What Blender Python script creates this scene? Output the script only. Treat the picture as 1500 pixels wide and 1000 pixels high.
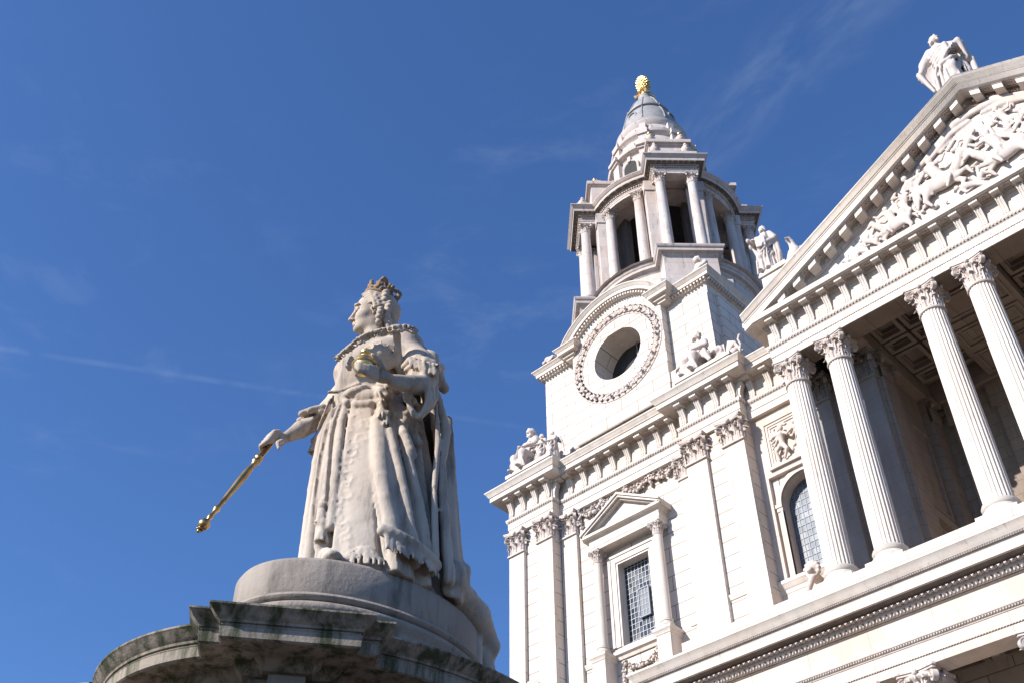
import bpy, bmesh, math, random
import numpy as np
from mathutils import Vector, Matrix
R = math.radians
random.seed(7)
for o in list(bpy.data.objects): bpy.data.objects.remove(o)
scene = bpy.context.scene
COL = scene.collection

# ------------------------------------------------------------------ camera
cam_data = bpy.data.cameras.new('camera')
cam_data.lens = 39.35; cam_data.sensor_width = 36.0
cam_data.clip_start = 0.1; cam_data.clip_end = 5000
cam = bpy.data.objects.new('camera', cam_data); COL.objects.link(cam)
_r = Vector((0.72046582, 0.69348181, -0.00346161))
_d = Vector((-0.46842873, 0.48296285, -0.73981174))
_f = Vector((-0.51137415, 0.53463059, 0.67280503))
cam.matrix_world = Matrix(((_r.x, -_d.x, -_f.x, 0), (_r.y, -_d.y, -_f.y, 0), (_r.z, -_d.z, -_f.z, 1.6), (0, 0, 0, 1)))
scene.camera = cam

# ------------------------------------------------------------------ light
SUN = Vector((0.30, 1.0, -0.60)).normalized()          # direction the light travels
sl = bpy.data.lights.new('sun', 'SUN'); sl.energy = 5.0; sl.angle = R(0.5); sl.color = (1.0, 0.935, 0.87)
sun = bpy.data.objects.new('sun', sl); COL.objects.link(sun)
sun.rotation_euler = SUN.to_track_quat('-Z', 'Y').to_euler()
world = bpy.data.worlds.new('World'); scene.world = world; world.use_nodes = True
wn = world.node_tree.nodes; wl = world.node_tree.links
for n in list(wn): wn.remove(n)
def WN(t, **k):
    n = wn.new(t)
    for a, b in k.items(): setattr(n, a, b)
    return n
wo = WN('ShaderNodeOutputWorld'); bg = WN('ShaderNodeBackground'); bg.inputs['Strength'].default_value = 0.09
sky = WN('ShaderNodeTexSky', sky_type='NISHITA', sun_disc=False)
sky.sun_elevation = R(29.9); sky.sun_rotation = R(196.7); sky.altitude = 0
sky.air_density = 1.0; sky.dust_density = 0.35; sky.ozone_density = 2.2
tc = WN('ShaderNodeTexCoord')
# thin high cloud: real wisps in sky directions
def wmath(op, a, b=None, c=None):
    n = WN('ShaderNodeMath', operation=op)
    for i, v in enumerate((a, b, c)):
        if v is None: continue
        if isinstance(v, (int, float)): n.inputs[i].default_value = v
        else: wl.new(v, n.inputs[i])
    return n.outputs[0]
def wdot(v):
    n = WN('ShaderNodeVectorMath', operation='DOT_PRODUCT'); wl.new(tc.outputs['Generated'], n.inputs[0]); n.inputs[1].default_value = v
    return n.outputs['Value']
def wrange(x, a, b, c=0., d=1.):
    n = WN('ShaderNodeMapRange', interpolation_type='SMOOTHSTEP'); wl.new(x, n.inputs[0])
    for i, v in enumerate((a, b, c, d)): n.inputs[i+1].default_value = v
    return n.outputs[0]
def wnoise(scale, rot, sc, detail=6, rough=.6, dist=.6):
    m = WN('ShaderNodeMapping'); wl.new(tc.outputs['Generated'], m.inputs[0]); m.inputs['Rotation'].default_value = rot; m.inputs['Scale'].default_value = sc
    n = WN('ShaderNodeTexNoise'); wl.new(m.outputs[0], n.inputs[0]); n.inputs['Scale'].default_value = scale; n.inputs['Detail'].default_value = detail
    n.inputs['Roughness'].default_value = rough; n.inputs['Distortion'].default_value = dist
    return n.outputs[0]
def unit(v): v = Vector(v); v.normalize(); return v
def band(p, q, width):
    """distance from the great circle through p and q"""
    nrm = unit(Vector(p).cross(Vector(q)))
    return wrange(wmath('ABSOLUTE', wdot(nrm)), 0, width, 1, 0)
nz = wnoise(7, (0, R(40), R(30)), (1, 1.6, 4), 8, .62, .35)
wisp = wrange(nz, .50, .80)
near1 = wrange(wdot(unit((-0.215, 0.547, 0.808))), .972, .999)     # streaky wisp upper right
near2 = wrange(wdot(unit((-0.47, 0.53, 0.705))), .975, .999)
near3 = wrange(wdot(unit((-0.745, 0.22, 0.625))), .96, .998)
trail = band((-0.767, 0.2, 0.609), (-0.647, 0.433, 0.627), .004)
trail_end = wmath('MULTIPLY', trail, wrange(wdot(unit((-0.767, .2, .609))), .86, .97))
t_n = wmath('MULTIPLY', trail_end, wrange(wnoise(22, (0, 0, 0), (1, 1, 1)), .3, .62))
streak = wmath('MULTIPLY', band((-0.300, .548, .780), (-0.141, .547, .825), .045), wrange(wnoise(16, (0, R(35), R(50)), (1, 3.2, 1), 6, .58, .3), .30, .85))
s1 = wmath('ADD', wmath('MULTIPLY', wisp, wmath('MULTIPLY', near1, .03)), wmath('MULTIPLY', streak, wmath('MULTIPLY', near1, .075)))
s2 = wmath('MULTIPLY', wisp, wmath('MULTIPLY', near2, .05))
s3 = wmath('MULTIPLY', wisp, wmath('MULTIPLY', near3, .03))
fac = wmath('ADD', wmath('ADD', s1, s2), wmath('ADD', s3, wmath('MULTIPLY', t_n, .035)))
tint = WN('ShaderNodeMix', data_type='RGBA', blend_type='MULTIPLY'); tint.inputs[0].default_value = 1
wl.new(sky.outputs[0], tint.inputs[6]); tint.inputs[7].default_value = (.64, .93, 1.36, 1)
cm = WN('ShaderNodeMix', data_type='RGBA'); wl.new(fac, cm.inputs[0]); wl.new(tint.outputs[2], cm.inputs[6]); cm.inputs[7].default_value = (8, 9, 10, 1)
wl.new(cm.outputs[2], bg.inputs[0]); wl.new(bg.outputs[0], wo.inputs[0])
scene.view_settings.view_transform = 'Standard'; scene.view_settings.look = 'None'
scene.view_settings.exposure = 0.66; scene.view_settings.gamma = 1.0

# ------------------------------------------------------------------ materials
def newmat(name):
    m = bpy.data.materials.new(name); m.use_nodes = True
    nt = m.node_tree
    return m, nt, nt.nodes['Principled BSDF']
def ramp(nt, src, stops, interp='LINEAR'):
    n = nt.nodes.new('ShaderNodeValToRGB'); n.color_ramp.interpolation = interp
    e = n.color_ramp.elements
    while len(e) < len(stops): e.new(.5)
    for i, (p, c) in enumerate(stops):
        e[i].position = p; e[i].color = (*c, 1) if len(c) == 3 else c
    nt.links.new(src, n.inputs[0]); return n
def noise(nt, vec, scale, detail=5, rough=.55, dist=0.):
    n = nt.nodes.new('ShaderNodeTexNoise'); nt.links.new(vec, n.inputs[0]); n.inputs['Scale'].default_value = scale
    n.inputs['Detail'].default_value = detail; n.inputs['Roughness'].default_value = rough; n.inputs['Distortion'].default_value = dist
    return n.outputs[0]
def mix(nt, f, a, b, bt='MIX'):
    n = nt.nodes.new('ShaderNodeMix'); n.data_type = 'RGBA'; n.blend_type = bt
    for i, v in ((0, f), (6, a), (7, b)):
        if isinstance(v, (int, float)): n.inputs[i].default_value = v
        elif isinstance(v, tuple): n.inputs[i].default_value = (*v, 1)
        else: nt.links.new(v, n.inputs[i])
    return n.outputs[2]
def mapping(nt, vec, sc, loc=(0, 0, 0)):
    n = nt.nodes.new('ShaderNodeMapping'); nt.links.new(vec, n.inputs[0]); n.inputs['Scale'].default_value = sc; n.inputs['Location'].default_value = loc
    return n.outputs[0]
def stone(name, base, var=.10, warm=(1.0, .93, .86), ashlar=None, joint=.55, stain=None, stain_amt=0., bump=.25, fine=14., jw=.02, off=(0, 0), jb=.4, ledge=0., stain_sc=(2.2, 2.2, .45)):
    m, nt, b = newmat(name); L = nt.links
    geo = nt.nodes.new('ShaderNodeNewGeometry'); pos = geo.outputs['Position']
    big = noise(nt, pos, .35, 4); med = noise(nt, mapping(nt, pos, (1.6, 1.6, .35)), 1.5, 6, .65); fin = noise(nt, pos, fine, 6, .7)
    c0 = tuple(x*(1-var) for x in base); c1 = tuple(min(1, x*(1+var*.6)) for x in base)
    c = ramp(nt, med, [(.3, c0), (.7, c1)]).outputs[0]
    c = mix(nt, ramp(nt, big, [(.42, (0, 0, 0)), (.68, (.8, .8, .8))]).outputs[0], c, mix(nt, 1., c, warm, 'MULTIPLY'))
    c = mix(nt, ramp(nt, fin, [(.35, (.0, .0, .0)), (.75, (.35, .35, .35))]).outputs[0], c, mix(nt, 1., c, (.82, .80, .79), 'MULTIPLY'))
    h = fin
    if ashlar:
        w, hh = ashlar
        sep = nt.nodes.new('ShaderNodeSeparateXYZ'); L.new(pos, sep.inputs[0])
        sn = nt.nodes.new('ShaderNodeSeparateXYZ'); L.new(geo.outputs['True Normal'], sn.inputs[0])
        ab = nt.nodes.new('ShaderNodeMath'); ab.operation = 'ABSOLUTE'; L.new(sn.outputs[0], ab.inputs[0])
        gt = nt.nodes.new('ShaderNodeMath'); gt.operation = 'GREATER_THAN'; L.new(ab.outputs[0], gt.inputs[0]); gt.inputs[1].default_value = .6
        mx = nt.nodes.new('ShaderNodeMix'); L.new(gt.outputs[0], mx.inputs[0]); L.new(sep.outputs[0], mx.inputs[2]); L.new(sep.outputs[1], mx.inputs[3])
        cb = nt.nodes.new('ShaderNodeCombineXYZ'); L.new(mx.outputs[0], cb.inputs[0]); L.new(sep.outputs[2], cb.inputs[1])
        br = nt.nodes.new('ShaderNodeTexBrick'); L.new(mapping(nt, cb.outputs[0], (1, 1, 1), (off[0], off[1], 0)), br.inputs[0])
        br.inputs['Scale'].default_value = 1.; br.inputs['Brick Width'].default_value = w; br.inputs['Row Height'].default_value = hh
        br.inputs['Mortar Size'].default_value = jw; br.inputs['Mortar Smooth'].default_value = .3; br.inputs['Bias'].default_value = 0
        br.inputs['Color1'].default_value = (1, 1, 1, 1); br.inputs['Color2'].default_value = (.93, .915, .90, 1); br.inputs['Mortar'].default_value = (joint, joint*.95, joint*.92, 1)
        c = mix(nt, 1., c, br.outputs[0], 'MULTIPLY')
        hm = nt.nodes.new('ShaderNodeMath'); hm.operation = 'MULTIPLY_ADD'; L.new(br.outputs['Fac'], hm.inputs[0]); hm.inputs[1].default_value = -jb*4; L.new(fin, hm.inputs[2])
        h = hm.outputs[0]
    if stain:
        s = noise(nt, mapping(nt, pos, stain_sc), 2.0, 6, .7, .25)
        c = mix(nt, ramp(nt, s, [(.5-stain_amt*.5, (0, 0, 0)), (.5-stain_amt*.5+.16, (1, 1, 1))]).outputs[0], c, stain)
    if ledge:                                   # soot and lichen lying on upward faces
        sz_ = nt.nodes.new('ShaderNodeSeparateXYZ'); L.new(geo.outputs['True Normal'], sz_.inputs[0])
        mr = nt.nodes.new('ShaderNodeMapRange'); L.new(sz_.outputs[2], mr.inputs[0]); mr.inputs[1].default_value = .15; mr.inputs[2].default_value = .7; mr.inputs[4].default_value = ledge
        c = mix(nt, mr.outputs[0], c, (.07, .065, .06))
    L.new(c, b.inputs['Base Color']); b.inputs['Roughness'].default_value = .85
    b.inputs['Specular IOR Level'].default_value = .25
    bp = nt.nodes.new('ShaderNodeBump'); bp.inputs['Strength'].default_value = bump; bp.inputs['Distance'].default_value = .02
    L.new(h, bp.inputs['Height']); L.new(bp.outputs[0], b.inputs['Normal'])
    return m
M = {}
PS = (.63, .575, .52)
M['stone'] = stone('portland_stone', PS, var=.12, stain=(.36, .32, .29), stain_amt=-.13, ledge=.8)
M['ashlar'] = stone('portland_ashlar', PS, ashlar=(2.1, .72), joint=.42, jw=.026, stain=(.40, .36, .325), stain_amt=-.13)
M['blocks'] = stone('portland_blocks', PS, ashlar=(1.9, 1.15), joint=.6, jw=.018, jb=.15, stain=(.40, .36, .325), stain_amt=-.15)
M['warm'] = stone('warm_stone', (.60, .53, .475), var=.14, warm=(1, .91, .82), ashlar=(2.4, 3.0), joint=.7, jw=.015, jb=.1)
M['carved'] = stone('carved_stone', (.55, .49, .455), var=.14, bump=.35, fine=9, stain=(.28, .24, .21), stain_amt=-.10)
M['belfry'] = stone('belfry_stone', (.55, .50, .475), var=.16, warm=(1, .9, .82), stain=(.22, .19, .17), stain_amt=-.12, ashlar=(9, .95), joint=.75, jw=.015, jb=.1)
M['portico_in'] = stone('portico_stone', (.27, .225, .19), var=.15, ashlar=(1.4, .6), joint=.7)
M['statue'] = stone('statue_marble', (.45, .40, .345), var=.18, warm=(1, .90, .80), stain=(.20, .17, .145), stain_amt=-.02, bump=.3, fine=22)
M['cloakm'] = M['statue']
M['plinth'] = stone('plinth_stone', (.30, .262, .225), var=.25, stain=(.12, .11, .10), stain_amt=-.03, bump=.5, fine=18)
M['mossy'] = stone('mossy_stone', (.29, .255, .215), var=.3, stain=(.055, .062, .032), stain_amt=.12, bump=.5, fine=16, ledge=1., stain_sc=(3.4, 3.4, .5))
M['soot'] = stone('sooty_stone', (.15, .13, .115), var=.4, stain=(.03, .03, .025), stain_amt=.15, bump=.8, fine=16)
M['pier'] = stone('shaded_pier_stone', (.29, .275, .265), var=.15, ashlar=(1.3, .7), joint=.8, jw=.012, jb=.1)  # darker copy of the front stone: shade behind the columns put into the colour
M['hollow'] = stone('hollow_shade', (.17, .145, .13), var=.3)  # dark stone: shade of moulding recesses and belfry interior painted as colour
M['paving'] = stone('paving', (.13, .11, .095), ashlar=(.9, .6), joint=.6)
def simple(name, col, rough=.5, metal=0., nscale=8., var=.15, bump=.1):
    m, nt, b = newmat(name); tcn = nt.nodes.new('ShaderNodeTexCoord')
    n = noise(nt, tcn.outputs['Object'], nscale, 5)
    c = ramp(nt, n, [(.3, tuple(x*(1-var) for x in col)), (.7, tuple(min(1, x*(1+var)) for x in col))]).outputs[0]
    nt.links.new(c, b.inputs['Base Color']); b.inputs['Roughness'].default_value = rough; b.inputs['Metallic'].default_value = metal
    bp = nt.nodes.new('ShaderNodeBump'); bp.inputs['Strength'].default_value = bump; nt.links.new(n, bp.inputs['Height']); nt.links.new(bp.outputs[0], b.inputs['Normal'])
    return m
M['gold'] = simple('gilding', (.74, .50, .20), .36, 1., 5, .12, .12)
M['brass'] = simple('tarnished_gilt', (.42, .27, .11), .36, 1., 9, .35, .2)
M['lead'] = simple('lead_roof', (.27, .265, .265), .6, 0., 2, .2, .1)
def glass(name, c1, c2, w, hh, off, rough):
    """leaded glass: every pane a little different in tint, gloss and tilt"""
    m, nt, b = newmat(name); L = nt.links; geo = nt.nodes.new('ShaderNodeNewGeometry'); sep = nt.nodes.new('ShaderNodeSeparateXYZ'); L.new(geo.outputs['Position'], sep.inputs[0])
    cb = nt.nodes.new('ShaderNodeCombineXYZ')
    for i, (k, ax) in enumerate(((w, 0), (hh, 2))):
        n1 = nt.nodes.new('ShaderNodeMath'); n1.operation = 'MULTIPLY_ADD'; L.new(sep.outputs[ax], n1.inputs[0]); n1.inputs[1].default_value = 1/k; n1.inputs[2].default_value = -off[i]/k
        n2 = nt.nodes.new('ShaderNodeMath'); n2.operation = 'FLOOR'; L.new(n1.outputs[0], n2.inputs[0]); L.new(n2.outputs[0], cb.inputs[i])
    wn_ = nt.nodes.new('ShaderNodeTexWhiteNoise'); L.new(cb.outputs[0], wn_.inputs[0])
    c = mix(nt, wn_.outputs['Value'], c1, c2); c = mix(nt, ramp(nt, noise(nt, geo.outputs['Position'], 1.1, 4), [(.4, (0, 0, 0)), (.7, (.6, .6, .6))]).outputs[0], c, (.10, .10, .10))
    L.new(c, b.inputs['Base Color'])
    r = nt.nodes.new('ShaderNodeMath'); r.operation = 'MULTIPLY_ADD'; L.new(wn_.outputs['Value'], r.inputs[0]); r.inputs[1].default_value = .2; r.inputs[2].default_value = rough; L.new(r.outputs[0], b.inputs['Roughness'])
    v = nt.nodes.new('ShaderNodeVectorMath'); v.operation = 'MULTIPLY_ADD'; L.new(wn_.outputs['Color'], v.inputs[0]); v.inputs[1].default_value = (.05, .05, .05); v.inputs[2].default_value = (-.025, -.025, -.025)
    v2 = nt.nodes.new('ShaderNodeVectorMath'); v2.operation = 'ADD'; L.new(geo.outputs['Normal'], v2.inputs[0]); L.new(v.outputs[0], v2.inputs[1])
    v3 = nt.nodes.new('ShaderNodeVectorMath'); v3.operation = 'NORMALIZE'; L.new(v2.outputs[0], v3.inputs[0]); L.new(v3.outputs[0], b.inputs['Normal'])
    return m
M['glass'] = glass('old_glass', (.014, .022, .036), (.030, .044, .066), .2022, .262, (-28.12, 25.08), .10)
M['glass2'] = glass('pale_glass', (.075, .095, .125), (.11, .135, .17), .228, .30, (-19.29, 25.1), .38)
M['came'] = simple('window_lattice', (.35, .36, .38), .5, 0., 6, .1, .05)
M['came2'] = simple('dull_lattice', (.20, .23, .27), .5, 0., 6, .1, .05)
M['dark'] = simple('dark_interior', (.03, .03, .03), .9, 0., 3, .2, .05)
M['louvre'] = simple('weathered_louvre', (.045, .045, .05), .8, 0., 3, .2, .05)
M['giltstone'] = stone('worn_gilt_stone', (.25, .18, .12), var=.25, stain=(.50, .27, .07), stain_amt=-.02, bump=.4, fine=20)

# ------------------------------------------------------------------ mesh builder
class MB:
    def __init__(s): s.v = []; s.f = []
    def add(s, v, f):
        o = len(s.v); s.v.extend([tuple(map(float, p)) for p in v]); s.f.extend([tuple(i+o for i in q) for q in f]); return s
    def box(s, x0, x1, y0, y1, z0, z1):
        v = [(x, y, z) for z in (z0, z1) for y in (y0, y1) for x in (x0, x1)]
        return s.add(v, [(0, 2, 3, 1), (4, 5, 7, 6), (0, 1, 5, 4), (2, 6, 7, 3), (0, 4, 6, 2), (1, 3, 7, 5)])
    def obox(s, c, ax, hx, hy, z0, z1, taper=1.):
        """box about centre c (x,y), local x axis angle ax"""
        ca, sa = math.cos(ax), math.sin(ax); v = []
        for z, k in ((z0, 1.), (z1, taper)):
            for a, b in ((-1, -1), (1, -1), (1, 1), (-1, 1)):
                lx, ly = a*hx*k, b*hy*k; v.append((c[0]+lx*ca-ly*sa, c[1]+lx*sa+ly*ca, z))
        return s.add(v, [(3, 2, 1, 0), (4, 5, 6, 7), (0, 1, 5, 4), (1, 2, 6, 5), (2, 3, 7, 6), (3, 0, 4, 7)])
    def poly(s, pts, d):
        """prism: planar polygon pts extruded by vector d"""
        n = len(pts); v = list(pts)+[(p[0]+d[0], p[1]+d[1], p[2]+d[2]) for p in pts]
        return s.add(v, [tuple(range(n))[::-1], tuple(range(n, 2*n))]+[(i, (i+1) % n, n+(i+1) % n, n+i) for i in range(n)])
    def sweep(s, path, prof, closed=False, caps=True):
        n = len(path); v = []; f = []; m = len(prof)
        for i in range(n):
            p = path[i]
            def nrm(a, b):
                dx, dy = b[0]-a[0], b[1]-a[1]; l = math.hypot(dx, dy); return dy/l, -dx/l
            if closed or 0 < i < n-1:
                n1 = nrm(path[i-1], p); n2 = nrm(p, path[(i+1) % n])
                k = 1+n1[0]*n2[0]+n1[1]*n2[1]; k = max(k, .15); q = ((n1[0]+n2[0])/k, (n1[1]+n2[1])/k)
            elif i == 0: q = nrm(p, path[1])
            else: q = nrm(path[-2], p)
            for o, z in prof: v.append((p[0]+q[0]*o, p[1]+q[1]*o, z))
        for i in range(n if closed else n-1):
            j = (i+1) % n
            for a in range(m-1): f.append((i*m+a, j*m+a, j*m+a+1, i*m+a+1))
        if caps and not closed: f.append(tuple(range(m))); f.append(tuple(range((n-1)*m, n*m))[::-1])
        return s.add(v, f)
    def lathe(s, c, prof, n=32, z0=0., a0=0., a1=2*math.pi, caps=True):
        full = abs(a1-a0-2*math.pi) < 1e-6; k = n if full else n+1; m = len(prof); v = []; f = []
        for i in range(k):
            a = a0+(a1-a0)*i/n; ca, sa = math.cos(a), math.sin(a)
            for r, z in prof: v.append((c[0]+r*ca, c[1]+r*sa, z0+z))
        for i in range(n):
            j = (i+1) % k
            for q in range(m-1): f.append((i*m+q, j*m+q, j*m+q+1, i*m+q+1))
        if caps and full:
            f.append(tuple(i*m for i in range(k))[::-1]); f.append(tuple(i*m+m-1 for i in range(k)))
        return s.add(v, f)
    def tube(s, pts, rad, n=8, caps=True):
        pts = [Vector(p) for p in pts]; k = len(pts)
        if not hasattr(rad, '__len__'): rad = [rad]*k
        v = []; f = []; up = Vector((0, 0, 1)); prev = None
        for i, p in enumerate(pts):
            t = (pts[min(i+1, k-1)]-pts[max(i-1, 0)]).normalized()
            if prev is None:
                a = t.cross(up)
                if a.length < .1: a = t.cross(Vector((1, 0, 0)))
            else: a = prev-t*prev.dot(t)
            a.normalize(); prev = a; b = t.cross(a)
            for j in range(n):
                an = 2*math.pi*j/n; v.append(p+(a*math.cos(an)+b*math.sin(an))*rad[i])
        for i in range(k-1):
            for j in range(n):
                j2 = (j+1) % n; f.append((i*n+j, i*n+j2, (i+1)*n+j2, (i+1)*n+j))
        if caps: f.append(tuple(range(n))[::-1]); f.append(tuple(range((k-1)*n, k*n)))
        return s.add(v, f)
    def ball(s, c, r, nu=8, nv=6, rot=None):
        if not hasattr(r, '__len__'): r = (r, r, r)
        v = []; f = []
        for i in range(nv+1):
            t = math.pi*i/nv
            for j in range(nu):
                a = 2*math.pi*j/nu; p = Vector((math.sin(t)*math.cos(a)*r[0], math.sin(t)*math.sin(a)*r[1], math.cos(t)*r[2]))
                if rot is not None: p = rot @ p
                v.append((c[0]+p.x, c[1]+p.y, c[2]+p.z))
        for i in range(nv):
            for j in range(nu):
                j2 = (j+1) % nu; f.append((i*nu+j, (i+1)*nu+j, (i+1)*nu+j2, i*nu+j2))
        return s.add(v, f)
    def build(s, name, mat, parent=None, angle=35, recalc=False):
        me = bpy.data.meshes.new(name); me.from_pydata(s.v, [], s.f); me.validate(clean_customdata=False)
        if recalc or True:
            bm = bmesh.new(); bm.from_mesh(me); bmesh.ops.remove_doubles(bm, verts=bm.verts, dist=1e-5)
            bmesh.ops.recalc_face_normals(bm, faces=bm.faces); bm.to_mesh(me); bm.free()
        me.polygons.foreach_set('use_smooth', [True]*len(me.polygons))
        if angle < 180: me.set_sharp_from_angle(angle=R(angle))
        me.materials.append(mat if not isinstance(mat, str) else M[mat])
        o = bpy.data.objects.new(name, me); COL.objects.link(o)
        if parent: o.parent = parent
        return o
def empty(name, loc=(0, 0, 0)):
    o = bpy.data.objects.new(name, None); COL.objects.link(o); o.location = loc; o.empty_display_size = .3
    return o
def tag(o, label, cat, group=None):
    o['label'] = label; o['category'] = cat
    if group: o['group'] = group
    return o
def copy_tree(o, parent=None, off=None):
    c = o.copy(); COL.objects.link(c); c.parent = parent
    if off is not None: c.location = Vector(o.location)+Vector(off)
    for ch in list(o.children): copy_tree(ch, c)
    return c

# ------------------------------------------------------------------ implicit sculpting
def smin(a, b, k):
    if k <= 0: return np.minimum(a, b)
    h = np.clip(.5+.5*(b-a)/k, 0, 1); return b*(1-h)+a*h-k*h*(1-h)
class Sculpt:
    def __init__(s, lo, hi, h):
        s.lo = np.array(lo, float); s.h = h; s.n = np.ceil((np.array(hi)-s.lo)/h).astype(int)+1
        s.D = np.full(s.n, .5, np.float32)
        s.ax = [s.lo[i]+np.arange(s.n[i])*h for i in range(3)]
    def _sl(s, lo, hi):
        a = np.clip(np.floor((np.array(lo)-s.lo)/s.h).astype(int), 0, s.n); b = np.clip(np.ceil((np.array(hi)-s.lo)/s.h).astype(int)+1, 0, s.n)
        if (b <= a).any(): return None
        return tuple(slice(i, j) for i, j in zip(a, b))
    def _grid(s, sl):
        return np.meshgrid(*[s.ax[i][sl[i]].astype(np.float32) for i in range(3)], indexing='ij', sparse=True)
    def put(s, fn, lo, hi, k=.03, cut=False):
        pad = k+2*s.h; sl = s._sl(np.array(lo)-pad, np.array(hi)+pad)
        if sl is None: return s
        X, Y, Z = s._grid(sl); d = fn(X, Y, Z); D = s.D[sl]
        s.D[sl] = -smin(-D, d, k) if cut else smin(D, d, k)
        return s
    def cap(s, a, b, ra, rb=None, k=.03, cut=False, sq=None):
        rb = ra if rb is None else rb; a = np.array(a, float); b = np.array(b, float); m = max(ra, rb); ba = b-a; L2 = max(float(ba@ba), 1e-9)
        def fn(X, Y, Z):
            px, py, pz = X-a[0], Y-a[1], Z-a[2]; t = np.clip((px*ba[0]+py*ba[1]+pz*ba[2])/L2, 0, 1)
            return np.sqrt((px-t*ba[0])**2+(py-t*ba[1])**2+(pz-t*ba[2])**2)-(ra+(rb-ra)*t)
        return s.put(fn, np.minimum(a, b)-m, np.maximum(a, b)+m, k, cut)
    def chain(s, pts, rad, k=.03, cut=False, k2=None):
        if not hasattr(rad, '__len__'): rad = [rad]*len(pts)
        for i in range(len(pts)-1): s.cap(pts[i], pts[i+1], rad[i], rad[i+1], k, cut)
        return s
    def ell(s, c, r, k=.03, cut=False, rot=None):
        c = np.array(c, float); r = np.array(r, float) if hasattr(r, '__len__') else np.array([r]*3, float); m = r.max()
        Rm = None if rot is None else np.array(rot)
        def fn(X, Y, Z):
            px, py, pz = X-c[0], Y-c[1], Z-c[2]
            if Rm is not None: px, py, pz = [Rm[0, i]*px+Rm[1, i]*py+Rm[2, i]*pz for i in range(3)]
            k0 = np.sqrt((px/r[0])**2+(py/r[1])**2+(pz/r[2])**2); k1 = np.sqrt((px/r[0]**2)**2+(py/r[1]**2)**2+(pz/r[2]**2)**2)+1e-9
            return k0*(k0-1)/k1
        return s.put(fn, c-m, c+m, k, cut)
    def torus(s, c, nrm, Rr, r, k=.02):
        c = np.array(c, float); n = np.array(nrm, float); n /= np.linalg.norm(n)
        def fn(X, Y, Z):
            px, py, pz = X-c[0], Y-c[1], Z-c[2]; h = px*n[0]+py*n[1]+pz*n[2]; q = np.sqrt(np.maximum(px*px+py*py+pz*pz-h*h, 0))-Rr
            return np.sqrt(q*q+h*h)-r
        return s.put(fn, c-Rr-r, c+Rr+r, k)
    def rough(s, amp, scale, seed=0):
        """gentle surface unevenness"""
        X, Y, Z = [a.astype(np.float32) for a in np.meshgrid(*s.ax, indexing='ij', sparse=True)]
        s.D += amp*(np.sin(X*scale+seed+1.7*np.sin(Z*scale*.7))*np.sin(Y*scale*1.1+2+seed)*np.sin(Z*scale*.9+seed*1.3)).astype(np.float32)
        return s
    def mesh(s):
        D = s.D.copy(); D[[0, -1]] = 1; D[:, [0, -1]] = 1; D[:, :, [0, -1]] = 1
        S = D < 0; n = D.shape; c = np.zeros([k-1 for k in n], np.int8)
        for i in (0, 1):
            for j in (0, 1):
                for k in (0, 1): c += S[i:n[0]-1+i, j:n[1]-1+j, k:n[2]-1+k]
        act = (c > 0) & (c < 8); idx = -np.ones(act.shape, np.int64); I = np.argwhere(act); idx[act] = np.arange(len(I))
        acc = np.zeros((len(I), 3)); cnt = np.zeros(len(I))
        cor = [(i, j, k) for i in (0, 1) for j in (0, 1) for k in (0, 1)]
        for p in cor:
            for ax in range(3):
                if p[ax]: continue
                q = list(p); q[ax] = 1
                d0 = D[I[:, 0]+p[0], I[:, 1]+p[1], I[:, 2]+p[2]]; d1 = D[I[:, 0]+q[0], I[:, 1]+q[1], I[:, 2]+q[2]]
                w = (d0 < 0) != (d1 < 0); t = np.where(w, d0/(np.where(w, d0-d1, 1)), 0)
                for a in range(3): acc[:, a] += np.where(w, p[a]+(t if a == ax else 0), 0)
                cnt += w
        V = s.lo+(I+acc/cnt[:, None])*s.h
        F = []
        for ax in range(3):
            u, v = [(1, 2), (2, 0), (0, 1)][ax]
            lo = [slice(0, n[i]-1) if i == ax else slice(1, n[i]-1) for i in range(3)]; hi = list(lo); hi[ax] = slice(1, n[ax])
            A = S[tuple(lo)]; B = S[tuple(hi)]; E = np.argwhere(A != B); fl = A[tuple(E.T)]
            base = E.copy()
            for i in range(3):
                if i != ax: base[:, i] += 1
            def g(du, dv):
                b = base.copy(); b[:, u] -= du; b[:, v] -= dv; return idx[b[:, 0], b[:, 1], b[:, 2]]
            q = np.stack([g(1, 1), g(0, 1), g(0, 0), g(1, 0)], 1); q[~fl] = q[~fl][:, ::-1]; F.append(q)
        return V, np.concatenate(F)
    def build(s, name, mat, parent=None, xf=None, flip=False, smooth=0, dec=None):
        V, F = s.mesh()
        if xf is not None: V = xf(V)
        if flip: F = F[:, ::-1]
        for _ in range(smooth):
            A = np.zeros_like(V); C = np.zeros(len(V))
            for a, b in ((0, 1), (1, 2), (2, 3), (3, 0)):
                np.add.at(A, F[:, a], V[F[:, b]]); np.add.at(A, F[:, b], V[F[:, a]]); np.add.at(C, F[:, a], 1); np.add.at(C, F[:, b], 1)
            V = V*.5+A/C[:, None]*.5
        me = bpy.data.meshes.new(name); me.vertices.add(len(V)); me.vertices.foreach_set('co', V.astype(np.float32).ravel())
        me.loops.add(F.size); me.loops.foreach_set('vertex_index', F.astype(np.int32).ravel())
        me.polygons.add(len(F)); me.polygons.foreach_set('loop_start', np.arange(0, F.size, 4, dtype=np.int32)); me.polygons.foreach_set('loop_total', np.full(len(F), 4, np.int32))
        me.update(); me.validate(); me.polygons.foreach_set('use_smooth', [True]*len(me.polygons))
        me.materials.append(M[mat]); o = bpy.data.objects.new(name, me); COL.objects.link(o)
        if parent: o.parent = parent
        return o
# ------------------------------------------------------------------ ground
g = MB(); g.box(-900, 900, -900, 900, -.5, 0.); go = g.build('ground', M['paving']); go['kind'] = 'structure'

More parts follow.
